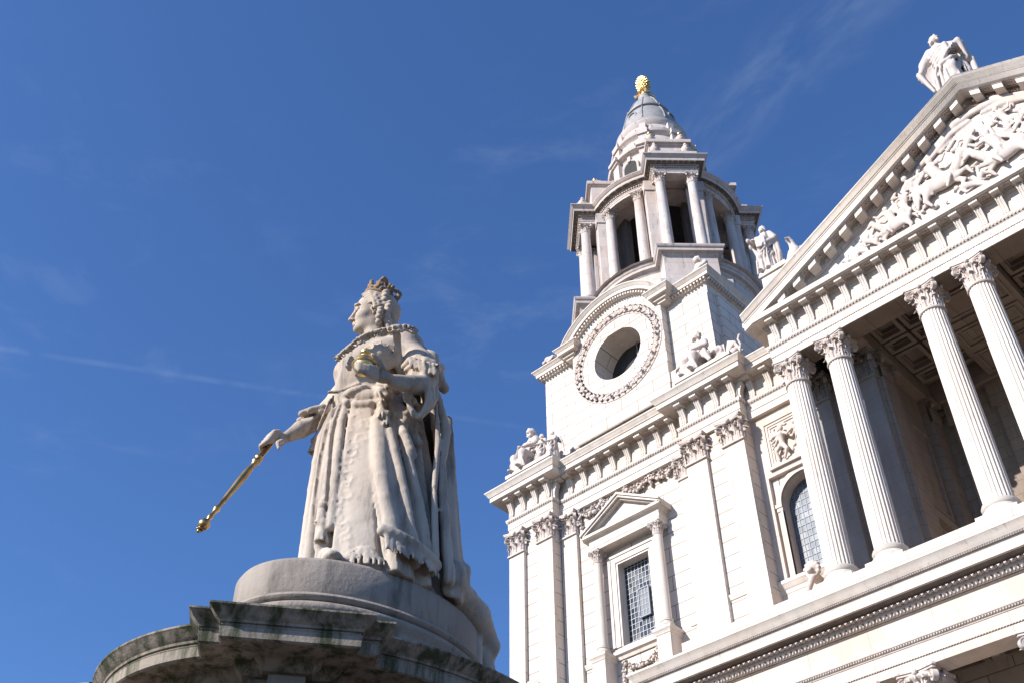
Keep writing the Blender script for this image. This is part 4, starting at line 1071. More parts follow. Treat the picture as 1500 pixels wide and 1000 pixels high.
part(pr_, 'belfry_core', 'hollow')  # drum coloured dark to paint in the interior shade behind the columns
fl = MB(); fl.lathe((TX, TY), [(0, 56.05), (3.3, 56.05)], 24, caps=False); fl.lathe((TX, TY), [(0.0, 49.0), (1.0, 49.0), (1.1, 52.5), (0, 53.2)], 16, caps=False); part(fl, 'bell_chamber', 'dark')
be = MB()
PF = plan(4.62, 5.62, 1.38)
be.sweep(PF, [(-.62, 55.85), (0, 55.85), (0, 56.02), (.03, 56.04), (.03, 56.16), (.06, 56.18), (.06, 56.24), (0, 56.25), (0, 56.50), (-.62, 56.50)], closed=True)
be.sweep(PF, [(-.8, 56.50), (.10, 56.50), (.14, 56.56), (.42, 56.58), (.44, 56.62), (.44, 56.80), (.50, 56.83), (.56, 56.92), (.64, 57.0), (.64, 57.06), (.1, 57.16), (-.8, 57.16)], closed=True)
for d in (-45, 45, 135, 225): be.obox(P2(4.9, d), R(d), .70, .78, 56.1, 56.3)
be.lathe((TX, TY), [(2.9, 55.9), (4.2, 55.95), (4.2, 56.4), (2.9, 56.4)], 48, caps=False)
part(be, 'belfry_entablature', 'belfry')
hg = MB(); hg.sweep(PF, [(-.2, 56.26), (.02, 56.262), (.02, 56.37), (-.2, 56.372)], closed=True); hg.sweep(PF, [(.0, 56.50), (.15, 56.555), (.41, 56.572), (.41, 56.59), (0, 56.60)], closed=True); part(hg, 'moulding_shade', 'hollow')  # dark strips painting shade behind the dentils and under the cornice
dn = MB()
npf = len(PF)
for i in range(npf):
    a = Vector(PF[i]); b = Vector(PF[(i+1) % npf]); L = (b-a).length
    if L < .05: continue
    e = (b-a)/L; nr = Vector((e.y, -e.x)); k = max(1, int(round(L/.155)))
    for j in range(k):
        c = a+e*(j+.5)*L/k; q = c+nr*.08; dn.obox((q.x, q.y), math.atan2(e.y, e.x), .042, .05, 56.27, 56.36)
    k = max(1, int(round(L/.34)))
    for j in range(k):
        c = a+e*(j+.5)*L/k; q = c+nr*.20; leaf(dn, (q.x, q.y, 56.55), (nr.x*.4, nr.y*.4, -1), (nr.x, nr.y, .2), .20, .2, .09, 2, 3, 4)
part(dn, 'belfry_ornament', 'carved')

# ------------------------------------------------------------------ upper lantern, scrolls, lead cap
lt_ = MB()
lt_.lathe((TX, TY), [(4.9, 57.0), (4.2, 57.35), (3.45, 57.5), (3.45, 58.3), (3.15, 58.5), (2.95, 58.6), (2.92, 58.7), (2.88, 61.7), (2.92, 61.75), (2.98, 61.9), (3.28, 61.98), (3.34, 62.2), (2.95, 62.3), (2.85, 62.4), (2.72, 63.5), (2.80, 63.6), (2.98, 63.75), (3.02, 63.95), (2.75, 64.05), (2.55, 64.15), (2.36, 65.2), (2.42, 65.3), (2.56, 65.5), (2.58, 65.68), (2.3, 65.8), (2.1, 65.9)], 64, caps=False)
# eight piers between the arched lights, with a cornice breaking round them
OC = []
for k in range(8):
    d = 22.5+k*45
    lt_.obox(P2(2.82, d), R(d), .36, .34, 58.4, 61.8); lt_.obox(P2(2.88, d), R(d), .44, .42, 61.8, 61.98); lt_.obox(P2(2.92, d), R(d), .54, .50, 61.98, 62.24)
    lt_.obox(P2(2.66, d), R(d), .34, .32, 62.24, 63.5); lt_.obox(P2(2.70, d), R(d), .42, .38, 63.5, 63.97)
    lt_.obox(P2(2.2, d), R(d), .40, .22, 64.1, 65.25)
    # scroll buttress
    pts = [(3.5, 57.5), (5.0, 57.3), (4.85, 57.9), (4.45, 58.3), (3.95, 58.9), (3.6, 59.6), (3.4, 60.1), (3.1, 60.3), (2.9, 60.2)]
    c, s = math.cos(R(d)), math.sin(R(d)); w_ = .22
    lt_.poly([(TX+r*c+w_*s, TY+r*s-w_*c, z) for r, z in pts], (-2*w_*s, 2*w_*c, 0))
for k in range(8):
    d = k*45
    for r_, z_, hh, ww in ((2.78, 62.55, .6, .42), (2.45, 64.3, .6, .45)): lt_.obox(P2(r_, d), R(d), .06, ww, z_, z_+hh)
part(lt_, 'lantern', 'belfry')
ld = MB()
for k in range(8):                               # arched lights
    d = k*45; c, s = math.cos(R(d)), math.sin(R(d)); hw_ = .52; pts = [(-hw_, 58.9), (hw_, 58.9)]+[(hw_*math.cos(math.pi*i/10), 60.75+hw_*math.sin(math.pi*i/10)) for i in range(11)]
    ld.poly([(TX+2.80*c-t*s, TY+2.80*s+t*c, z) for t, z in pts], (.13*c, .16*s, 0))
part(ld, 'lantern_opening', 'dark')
fm = MB()
for k in range(8):
    d = k*45; c, s = math.cos(R(d)), math.sin(R(d)); hw_ = .60; pts = [(hw_, 58.8)]+[(hw_*math.cos(math.pi*i/10), 60.75+hw_*math.sin(math.pi*i/10)) for i in range(11)]+[(-hw_, 58.8)]
    fm.tube([(TX+2.93*c-t*s, TY+2.93*s+t*c, z) for t, z in pts], .09, 6); fm.obox(P2(2.95, d), R(d), .12, .12, 61.25, 61.75)
part(fm, 'arch_moulding', 'carved')
for d in (-45, 45, 135, 225):
    cb = MB()                    # blocks over the column pairs that carry the urns
    cb.obox(P2(3.9, d), R(d), .85, 1.28, 57.1, 59.65); cb.obox(P2(3.95, d), R(d), .92, 1.36, 59.65, 59.77); cb.obox(P2(4.0, d), R(d), 1.02, 1.46, 59.77, 60.05)
    cb.obox(P2(5.35, d), R(d), .62, 1.45, 57.1, 57.6)
    for t in (-1, 1): cb.obox(P2(5.2, d, t*1.0), R(d), .3, .3, 57.6, 58.0); cb.obox(P2(4.35, d, t*1.0), R(d), .3, .3, 60.05, 60.3)
    part(cb, 'urn_block', 'belfry')
CPF = [(2.15, 65.85), (2.22, 66.0), (2.22, 66.25), (2.12, 66.45), (2.10, 66.6), (2.04, 67.2), (1.86, 67.9), (1.62, 68.4), (1.52, 68.55), (1.66, 68.62), (1.68, 68.74), (1.50, 68.86), (1.34, 69.4), (1.02, 70.2), (.70, 70.75), (.5, 71.2), (.55, 71.45)]
cp_ = MB(); cp_.lathe((TX, TY), CPF, 48, caps=False)
for k in range(8):
    d = 22.5+k*45; cp_.tube([P2(r+.02, d)+(z,) for r, z in CPF[4:-2]], .05, 6)
for k in range(4):
    d = k*90+0; c, s = math.cos(R(d)), math.sin(R(d)); ctr = P2(1.98, d)
    cp_.tube([(ctr[0]-math.sin(R(a))*.34*s, ctr[1]+math.sin(R(a))*.34*c, 67.35+math.cos(R(a))*.34) for a in range(0, 361, 30)], .07, 6, False)
part(cp_, 'lead_cap', 'lead')
# gilded pineapple finial
pf_ = MB(); pf_.lathe((0, 0), [(.62, 0), (.62, .12), (.48, .2), (.34, .35), (.30, .8), (.45, .95), (.50, 1.0), (.42, 1.08), (.30, 1.15), (.34, 1.25)], 24)
pin = pf_.build('finial', M['gold']); tag(pin, 'gilded pineapple finial on four scrolls at the very top of the bell tower', 'finial'); pin.location = (TX, TY, 71.4); pin.scale = (.78, .78, .90)
fr_ = MB(); ii = 0
fr_.ball((0, 0, 2.05), (.62, .62, .92), 20, 14)
for row in range(9):
    z = 1.35+row*.175; q = (z-2.05)/.92; rr = .62*math.sqrt(max(.02, 1-q*q))
    for j in range(12):
        a = 2*math.pi*(j+.5*(row % 2))/12; fr_.ball((rr*math.cos(a), rr*math.sin(a), z), (.13, .13, .11), 6, 4)
for j in range(7): a = 2*math.pi*j/7; fr_.tube([(.05*math.cos(a), .05*math.sin(a), 2.85), (.14*math.cos(a), .14*math.sin(a), 3.05), (.20*math.cos(a), .20*math.sin(a), 3.18)], [.07, .06, .02], 6)
for j in range(8): a = 2*math.pi*j/8; leaf(fr_, (.36*math.cos(a), .36*math.sin(a), 1.15), (math.cos(a), math.sin(a), 0), (0, 0, 1), .36, .55, .4)
o = fr_.build('pineapple', M['gold']); o.parent = pin
sc_ = MB()
for j in range(4):
    a = math.pi/4+j*math.pi/2; d = Vector((math.cos(a), math.sin(a), 0))
    sc_.tube([d*.78+Vector((0, 0, .1)), d*.92+Vector((0, 0, .3)), d*.72+Vector((0, 0, .55)), d*.48+Vector((0, 0, .75)), d*.52+Vector((0, 0, 1.0)), d*.66+Vector((0, 0, 1.02))], [.14, .16, .13, .11, .1, .08], 8)
o = sc_.build('scrolls', M['gold']); o.parent = pin
# urns
def urn(kind):
    root = empty('stone_urn'); mb = MB()
    mb.lathe((0, 0), [(.24, 0), (.24, .12), (.16, .2), (.12, .34), (.14, .40), (.30, .55), (.37, .75), (.36, .92), (.27, 1.02), (.29, 1.08), (.24, 1.14), (.13, 1.22), (.12, 1.3)], 20)
    for j in range(8): a = 2*math.pi*j/8; leaf(mb, (.20*math.cos(a), .20*math.sin(a), .42), (math.cos(a), math.sin(a), .2), (0, 0, 1), .2, .45, .2, 2, 4, 5)
    for j in range(4): a = math.pi/4+math.pi/2*j; mb.ball((.36*math.cos(a), .36*math.sin(a), .88), (.1, .1, .09), 6, 5)
    b = mb.build('bowl', M['carved']); b.parent = root
    mb = MB(); mb.lathe((0, 0), [(.12, 1.28), (.2, 1.36), (.21, 1.48), (.12, 1.60), (.03, 1.72)] if kind == 'gilt' else [(.10, 1.28), (.15, 1.36), (.14, 1.46), (.05, 1.62)], 14)
    b = mb.build('flame', M['gold' if kind == 'gilt' else 'carved']); b.parent = root
    return root
UL = [(4.30, -45, -1.0, 60.3, 'gilt', 'gilt-topped stone urn on the upper block facing the portico, left one of two'), (4.30, -45, 1.0, 60.3, 'gilt', 'gilt-topped stone urn on the upper block facing the portico, right one of two'),
      (5.15, -45, -1.0, 58.0, 'plain', 'small plain stone urn right above the front tower cornice, left one of two'), (5.15, -45, 1.0, 58.0, 'plain', 'small plain stone urn right above the front tower cornice, right one of two'),
      (4.30, 225, 0.2, 60.4, 'gilt', 'gilt-topped stone urn standing alone on the left shoulder of the bell tower'), (5.25, 225, 0., 58.6, 'plain', 'plain stone urn at the leftmost corner of the round belfry'),
      (4.30, 45, 0., 60.2, 'gilt', 'gilt-topped stone urn high on the right shoulder of the bell tower'), (5.25, 45, .2, 57.4, 'plain', 'shadowed scrolled stone urn at the rightmost corner of the round belfry')]
up = {}
for r_, d, t, z, k, lab in UL:
    if k not in up: u = up[k] = urn(k)
    else: u = copy_tree(up[k])
    p = P2(r_, d, t); u.location = (p[0], p[1], z); u.scale = (.82,)*3 if k == 'gilt' else (.88,)*3; tag(u, lab, 'urn', 'urns on the bell tower')
# ------------------------------------------------------------------ stone figures on the building
def xf_at(loc, yaw, sc=1., sx=1.):
    c, s = math.cos(yaw), math.sin(yaw)
    def g(V):
        V = V*np.array((sc*sx, sc, sc)); return np.stack([loc[0]+V[:, 0]*c-V[:, 1]*s, loc[1]+V[:, 0]*s+V[:, 1]*c, loc[2]+V[:, 2]], 1)
    return g
def head(S, c, r, look=(0, -1, 0), beard=True, k=.02, hair=True):
    """head of radius r centred at c, looking along `look`"""
    c = Vector(c); l = Vector(look).normalized(); sd = l.cross(Vector((0, 0, 1))).normalized(); up = sd.cross(l)
    P = lambda a, b, d: tuple(c+l*a*r+sd*b*r+up*d*r)
    S.ell(P(0, 0, .1), (r*.92, r*.92, r*1.08), k); S.ell(P(.25, 0, -.35), (r*.68,)*3, k)
    S.cap(P(.85, 0, .1), P(1.12, 0, -.22), r*.10, r*.16, .01)
    for s in (-1, 1): S.ell(P(.92, s*.34, .12), (r*.20,)*3, .01, cut=True); S.ell(P(.84, s*.34, .12), (r*.15,)*3, .005); S.cap(P(.88, s*.12, .32), P(.78, s*.52, .30), r*.10, r*.08, .01); S.ell(P(0, s*.92, 0), (r*.22, r*.12, r*.26), .01)
    S.cap(P(.90, -.16, -.50), P(.90, .16, -.50), r*.08, r*.08, .005)
    if hair:
        for i in range(16):
            a = i*2.4; q = (i+.5)/16; b = .2+q*1.0; S.ell(P(-.25-.3*q+.55*math.cos(a)*(.9-.4*q), .85*math.sin(a)*(.4+.6*q), 1.05-.9*q), (r*.30,)*3, .012)
        for s in (-1, 1):
            for j in range(4): S.ell(P(-.1-.15*j, s*(.92), .5-.36*j), (r*.26,)*3, .012)
    if beard:
        for i in range(9): a = -1.2+i*.3; S.ell(P(.62+.18*math.cos(a), .55*math.sin(a), -.75-.25*math.cos(a*1.2)), (r*.24,)*3, .012)
        S.chain([P(.7, 0, -.8), P(.72, 0, -1.3)], [r*.35, r*.15], .02)
def hand(S, c, d, r, curl=(0, 0, -1)):
    """palm with four fingers and a thumb"""
    c = Vector(c); d = Vector(d).normalized(); q = Vector(curl).normalized(); sd = d.cross(q).normalized(); q = sd.cross(d)
    S.ell(c, (r*1.0,)*3, .01); S.ell(c+d*r*.6, (r*.9,)*3, .01)
    for i in range(4):
        o = sd*(i-1.5)*r*.52; L = (1.0, 1.15, 1.1, .85)[i]
        p0 = c+d*r*1.1+o; p1 = p0+d*r*L*.8+q*r*.25; p2 = p1+d*r*.2*L+q*r*.75*L
        S.chain([p0, p1, p2], [r*.30, r*.27, r*.22], .004)
    S.chain([c+sd*r*-.8, c+sd*r*-1.2+d*r*.7, c+sd*r*-1.0+d*r*1.3+q*r*.4], [r*.34, r*.30, r*.22], .006)
def standing(name, H=3.4, h=.035, seed=0, arm_r=((-.32, -.1, 2.55), (-.62, -.35, 2.15), (-.75, -.45, 1.75)), arm_l=((.32, 0, 2.6), (.62, -.05, 2.2), (.45, -.4, 2.0)), look=(-.6, -1, .1), knee=1, beard=True, cloak=True):
    S = Sculpt((-1.25, -1.05, -.05), (1.25, 1.0, 3.6), h); rn = random.Random(seed)
    S.chain([(0, 0, .05), (0, .02, .8), (0, .03, 1.6), (0, 0, 2.1)], [.52, .48, .40, .34], .12)
    S.chain([(0, 0, 2.0), (0, 0, 2.45), (0, .03, 2.72)], [.33, .38, .26], .1); S.cap((-.3, 0, 2.62), (.3, 0, 2.62), .17, .17, .1)
    S.cap((0, 0, 2.7), (.0, -.04, 2.98), .12, .11, .04); head(S, (0, -.08, 3.14), .20, look, beard)
    kx = .2*knee
    S.chain([(kx*.7, -.15, 1.55), (kx, -.50, .98), (kx*.95, -.36, .25)], [.26, .20, .14], .08); S.ell((kx, -.62, .10), (.12, .24, .09), .03); S.ell((-kx*1.2, -.5, .09), (.12, .2, .09), .03)
    for i in range(15):                      # hanging folds
        a = -math.pi*(i+.5)/15+rn.uniform(-.08, .08); r0 = .47; z1 = rn.uniform(1.1, 1.9); b = a+rn.uniform(-.12, .12)
        S.chain([(r0*.86*math.cos(a), r0*.86*math.sin(a), z1), (r0*1.05*math.cos(b), r0*1.08*math.sin(b), .65), (r0*1.18*math.cos(b), r0*1.2*math.sin(b), .08)], [.035, .065, .085], .025)
    for i in range(0):
        a = -math.pi*i/15+rn.uniform(-.05, .05); z1 = rn.uniform(.75, 1.0); b = a+rn.uniform(-.1, .1)
        S.chain([(.53*math.cos(a), .53*math.sin(a), z1), (.57*math.cos(b), .58*math.sin(b), .6), (.63*math.cos(b), .64*math.sin(b), .06)], [.015, .04, .055], .02, True)
    for i in range(9):
        a = math.pi*(i+.5)/9; S.chain([(.36*math.cos(a), .34*math.sin(a), 2.4), (.55*math.cos(a), .52*math.sin(a), .1)], [.05, .09], .03)
    for i in range(5):                       # mantle swept across the body in broad folds
        q = i*.15
        S.chain([(-.46, .02, 1.45+q*1.6), (-.34, -.34, 1.36+q*1.2), (.0, -.50+.2*q, 1.52+q*1.35), (.30, -.40+.15*q, 2.0+q*.85), (.38, -.10, 2.5+q*.25)], [.05, .075, .085, .08, .06], .022)
    S.chain([(-.40, -.2, 1.35), (-.1, -.52, 1.30), (.3, -.50, 1.45), (.5, -.2, 1.75)], [.06, .09, .09, .07], .02)
    for i in range(5):
        S.chain([(.36-.16*i, -.46, 1.42), (.30-.19*i, -.56+.03*abs(i-2), .95), (.34-.22*i, -.60+.05*abs(i-2), .15)], [.045, .06, .07], .015)
    if cloak:
        S.chain([(.42, .05, 2.5), (.62, .1, 1.9), (.70, .05, 1.1), (.62, 0, .45)], [.14, .16, .13, .07], .06)
        for j in range(3): S.chain([(.5+.09*j, -.08+.08*j, 2.1), (.62+.07*j, -.12+.1*j, 1.2), (.55+.08*j, -.08+.1*j, .35)], [.05, .06, .04], .02)
    for A in (arm_r, arm_l):
        S.chain(A, [.20, .17, .10], .05); S.chain([A[0], A[1]], [.22, .21], .04); sg = -1 if A[0][0] < 0 else 1
        for j in range(6): t = .35+.13*j; p = Vector(A[0]).lerp(Vector(A[1]), min(1, t)); S.chain([p, p+Vector((-.10*sg*j/3, .04, -.45-.06*j)), Vector((sg*(.44-.02*j), -.12-.05*j, 1.35-.1*j))], [.10, .085, .05], .03)
        for j in range(3): t = .3+.3*j; p = Vector(A[0]).lerp(Vector(A[1]), t); S.chain([p+Vector((0, -.1, .1)), p+Vector((0, .02, -.22))], [.04, .05], .02)
        d = Vector(A[2])-Vector(A[1]); hand(S, Vector(A[2])+d.normalized()*.08, d, .105)
    S.rough(.006, 11, seed); return S
def seated(seed=0, look=(-.5, -1, .1), H=2.6, arm_r=((-.36, -.05, 1.95), (-.55, -.35, 1.45), (-.15, -.6, 1.45)), arm_l=((.36, 0, 1.95), (.62, -.2, 1.5), (.35, -.6, 1.3)), h=.035, beard=True):
    S = Sculpt((-1.2, -1.3, -.05), (1.25, .9, 3.0), h); rn = random.Random(seed)
    S.ell((0, .2, .45), (.62, .5, .55), .1); S.chain([(0, .15, .85), (0, .1, 1.5), (0, .08, 1.98)], [.40, .36, .26], .1); S.cap((-.3, .05, 1.98), (.3, .05, 1.98), .18, .18, .08)
    S.cap((0, .05, 2.05), (0, -.02, 2.32), .12, .11, .03); head(S, (0, -.05, 2.50), .21, look, beard)
    for s in (-1, 1):
        S.chain([(s*.22, .0, .85), (s*.32, -.72, .88), (s*.30, -.78, .15)], [.27, .22, .15], .08); S.ell((s*.3, -.95, .10), (.11, .22, .09), .03)
    S.ell((0, -.38, .48), (.38, .36, .48), .06)
    for i in range(11): x = -.45+.90*i/10; S.chain([(x*.8, -.50, 1.02-.3*(1-abs(x)*2)**2*.5), (x*.95, -.84-.05*math.cos(i*2), .55), (x*1.1, -.80-.04*math.sin(i*3), .06)], [.04, .05, .06], .012)
    for i in range(6): S.chain([(-.45, -.1, .9+i*.12), (-.1, -.42, .88+i*.1), (.3, -.3, 1.05+i*.13), (.42, .05, 1.3+i*.12)], [.05, .06, .06, .05], .02)
    for i in range(5): S.chain([(.6, -.1+.1*i, 1.2), (.68, -.15+.12*i, .6), (.62, -.1+.12*i, .05)], [.07, .09, .09], .03); S.chain([(-.55, -.2+.12*i, 1.1), (-.62, -.2+.12*i, .05)], [.07, .09], .03)
    for A in (arm_r, arm_l):
        S.chain(A, [.18, .14, .09], .05); d = Vector(A[2])-Vector(A[1]); hand(S, Vector(A[2])+d.normalized()*.06, d, .085)
    S.rough(.006, 11, seed); return S

# apostle on the apex
APX = (-5.85, 34.35)
S = standing('apex', seed=1, arm_r=((-.34, -.05, 2.55), (-.72, -.15, 2.0), (-.95, -.35, 1.45)), arm_l=((.36, 0, 2.6), (.80, .0, 2.45), (.55, -.42, 2.1)), look=(-1, -.35, .1), knee=1)
for t in np.linspace(0, 1, 5):       # bundled robe held at the hip
    S.chain([(.55, -.35+.1*t, 2.25), (.78+.06*t, -.3+.2*t, 2.35-.3*t), (.85, -.1+.2*t, 1.6)], [.09, .12, .08], .05)
S.chain([(.85, .05, 2.35), (.98, .1, 1.6), (.95, .1, .5)], [.10, .12, .10], .05)
S.cap((-1.02, -.42, 1.35), (-.72, -.35, .35), .11, .06, .03)
for j in range(9):
    t = j/8; p = Vector((-.60, -.12, 2.15)).lerp(Vector((-.93, -.34, 1.5)), t); S.chain([p, p+Vector((.10-.02*j, .02, -.45)), Vector((-.62+.03*j, -.28+.02*j, .75-.05*j)), (-.60+.04*j, -.3, .1)], [.06, .06, .05, .05], .01)
st = S.build('statue', 'carved', None, xf_at((APX[0]-.05, APX[1], 42.05), R(12), 1.34, .84)); tag(st, 'robed bearded stone apostle standing on the very peak of the pediment', 'statue', 'apostles on the roofline')
bk = MB(); bk.box(-.6, .6, -.35, .6, 0, .35); bk.box(-.66, .66, -.4, .66, .35, .42)
b = bk.build('statue_block', M['stone']); b.location = (APX[0], APX[1], 41.65); b.parent = CATH
# standing apostle with eagle at the left foot of the pediment
LPX = (-17.1, 36.2)
S = standing('left', seed=5, arm_r=((-.34, -.05, 2.55), (-.66, -.35, 2.2), (-.35, -.62, 2.15)), arm_l=((.36, 0, 2.6), (.66, -.05, 2.1), (.35, -.5, 1.75)), look=(-.75, -1, -.1), knee=-1)
S.ell((-.52, -.72, 2.22), (.12, .22, .17), .03)
S.put(lambda X, Y, Z: np.maximum(np.maximum(abs((X-.15)*.92+(Y+.62)*.39)-.27, abs(Z-1.82)-.36), abs(-(X-.15)*.39+(Y+.62)*.92)-.09), (-.3, -.95, 1.4), (.6, -.3, 2.3), .02)
st = S.build('statue', 'carved', None, xf_at((LPX[0], LPX[1], 40.35), R(-8), 1.02, .84)); tag(st, 'robed stone apostle holding a book, standing at the left foot of the pediment', 'statue', 'apostles on the roofline')
E_ = Sculpt((-.8, -.8, -.1), (.8, .8, 2.2), .035)
E_.ell((0, 0, .8), (.36, .42, .62), .08); E_.chain([(0, -.1, 1.2), (-.05, -.2, 1.6), (-.12, -.3, 1.75)], [.22, .15, .15], .05); E_.cap((-.15, -.42, 1.75), (-.2, -.62, 1.62), .08, .03, .02)
for s in (-1, 1):
    for j in range(5): E_.chain([(s*.28, .05, 1.3-.1*j), (s*(.48-.02*j), .15+.05*j, .9-.1*j), (s*.36, .3, .25-.02*j)], [.09, .09, .05], .02)
    E_.chain([(s*.15, -.1, .4), (s*.18, -.25, .05)], [.13, .1], .04)
E_.ell((0, .3, .3), (.3, .2, .4), .06)
st = E_.build('eagle', 'carved', None, xf_at((-15.75, 36.3, 40.0), R(10), 1.0)); tag(st, 'stone eagle perched behind the sloping cornice, right of the apostle with the book', 'statue')
bk = MB(); bk.box(-17.5, -15.1, 35.7, 37.1, 35.6, 40.05); bk.box(-17.58, -15.02, 35.6, 37.2, 40.05, 40.2); bk.box(-17.55, -16.1, 35.65, 37.1, 40.2, 40.38)
part(bk, 'statue_block', 'stone')
# seated evangelists over the paired pilasters, each on its own block
for x0, x1 in ((-34.05, -30.95), (-22.75, -19.65)):
    bk = MB(); bk.box(x0, x1, 35.15, 36.9, 35.75, 36.38); bk.box(x0-.06, x1+.06, 35.09, 36.96, 36.2, 36.4); part(bk, 'statue_block', 'stone')
S = seated(2, look=(.2, -1, -.25)); st = S.build('statue', 'carved', None, xf_at((-33.1, 36.1, 36.4), R(-12), 1.16)); tag(st, 'seated bearded stone evangelist at the far left corner above the tower cornice', 'statue', 'seated evangelists')
for k, (x, sc_, sd_, lk, lab) in enumerate(((-32.15, .66, 11, (-.7, -1, -.2), 'slim young stone attendant standing beside the seated evangelist at the far left corner'), (-31.4, .60, 12, (-.9, -1, .1), 'winged stone child at the inner end of the far left corner block'))):
    S = standing('youth', seed=sd_, beard=False, cloak=False, look=lk, h=.045, arm_r=((-.32, -.1, 2.55), (-.60, -.35, 2.2), (-.55, -.65, 2.35)) if k else ((-.32, -.1, 2.55), (-.62, -.25, 2.0), (-.50, -.60, 1.8)), arm_l=((.32, 0, 2.6), (.58, -.25, 2.15), (.15, -.55, 2.1)))
    if k:
        for j in range(7): S.chain([(.15, .25, 2.5), (.50+.06*j, .35, 2.75-.16*j), (.85+.03*j, .40, 2.1-.20*j)], [.10, .10, .05], .02)
    st = S.build('statue', 'carved', None, xf_at((x, 35.95, 36.4), R(-8), sc_)); tag(st, lab, 'statue', 'small attendants at the left corner')
S = seated(9, look=(-.9, -1, .15), arm_r=((-.36, -.05, 1.95), (-.75, -.2, 1.6), (-1.0, -.45, 1.25)))
for j in range(6): S.chain([(.35, -.3, .95+.05*j), (.8, -.5, .6+.07*j), (1.1, -.55, .15)], [.07, .09, .08], .04)
st = S.build('statue', 'carved', None, xf_at((-21.75, 36.1, 36.4), R(-15), 1.12)); tag(st, 'seated stone evangelist with one arm stretched out, right of the round opening', 'statue', 'seated evangelists')
S = Sculpt((-1.0, -.8, -.05), (1.2, .8, 2.1), .03)    # winged lion
S.chain([(.55, .1, .45), (.0, .0, .55), (-.25, -.1, .75)], [.34, .3, .34], .1); S.ell((-.35, -.3, 1.05), (.3, .28, .3), .06); S.ell((-.42, -.55, .98), (.15, .16, .14), .03)
for k in range(12): a = k*.5236; S.ell((-.33+.28*math.cos(a), -.26, 1.05+.3*math.sin(a)), (.11, .14, .11), .03)
for s in (-1, 1): S.chain([(-.2+.2*s, -.15, .6), (-.25+.22*s, -.5, .1)], [.14, .11], .04); S.ell((-.30+.12*s, -.56, 1.13), (.03,)*3, .005, True)
S.chain([(.6, -.1, .5), (.45, -.4, .12), (.2, -.5, .08)], [.26, .14, .1], .06)
for j in range(7): S.chain([(-.05, .15, .95), (.1+.09*j, .25, 1.75-.06*j), (.35+.1*j, .3, 1.4-.13*j)] if j < 5 else [(.0, .15, .9), (.45, .25, 1.1), (.85, .3, .75)], [.08, .08, .04], .02)
for j in range(6): S.chain([(-.6, .1, .6), (-.9+.02*j, .05, 1.75-.2*j)], [.08, .06], .02)
S.chain([(.85, .0, .4), (1.05, -.1, .75), (.98, -.15, 1.1), (1.1, -.15, 1.3)], [.08, .06, .06, .09], .03); S.rough(.006, 12, 5)
st = S.build('statue', 'carved', None, xf_at((-20.3, 36.05, 36.4), R(-5), .92)); tag(st, 'winged stone lion with raised wing crouching beside the evangelist with the outstretched arm', 'statue')
# crouching figure on the corner of the clock stage
S = Sculpt((-.8, -.9, -.05), (.9, .8, 2.2), .035)
S.ell((0, 0, .5), (.5, .45, .55), .08); S.chain([(0, .05, .8), (-.05, -.05, 1.3)], [.34, .25], .08); head(S, (-.08, -.15, 1.75), .17, (-.3, -1, 0), False)
for s in (-1, 1): S.chain([(s*.28, -.05, 1.35), (s*.5, -.3, .95), (s*.2, -.5, .8)], [.13, .11, .07], .04); S.chain([(s*.2, -.1, .5), (s*.3, -.55, .55), (s*.28, -.55, .08)], [.2, .16, .1], .06)
for i in range(8): a = -2.8+i*.36; S.chain([(.3*math.cos(a), .3*math.sin(a), 1.0), (.58*math.cos(a), .58*math.sin(a), .05)], [.05, .08], .03)
S.rough(.006, 12, 6)
st = S.build('statue', 'carved', None, xf_at((-22.15, 38.35, 44.45), R(-15), 1.3)); tag(st, 'small seated stone figure on the front right corner above the clock stage', 'statue')
S = Sculpt((-.7, -.6, -.05), (.7, .6, .9), .03)
S.chain([(-.45, 0, .25), (-.15, -.1, .55), (.2, -.05, .5), (.45, 0, .2)], [.16, .2, .2, .16], .08)
for j in range(5): S.ell((-.35+.17*j, -.25, .35+.1*math.sin(j*2)), (.12, .1, .13), .03)
st = S.build('scroll_ornament', 'carved', None, xf_at((-32.4, 37.2, 44.40), 0, 1.0)); tag(st, 'low carved scroll ornament lying on the left end of the clock stage cornice', 'ornament')
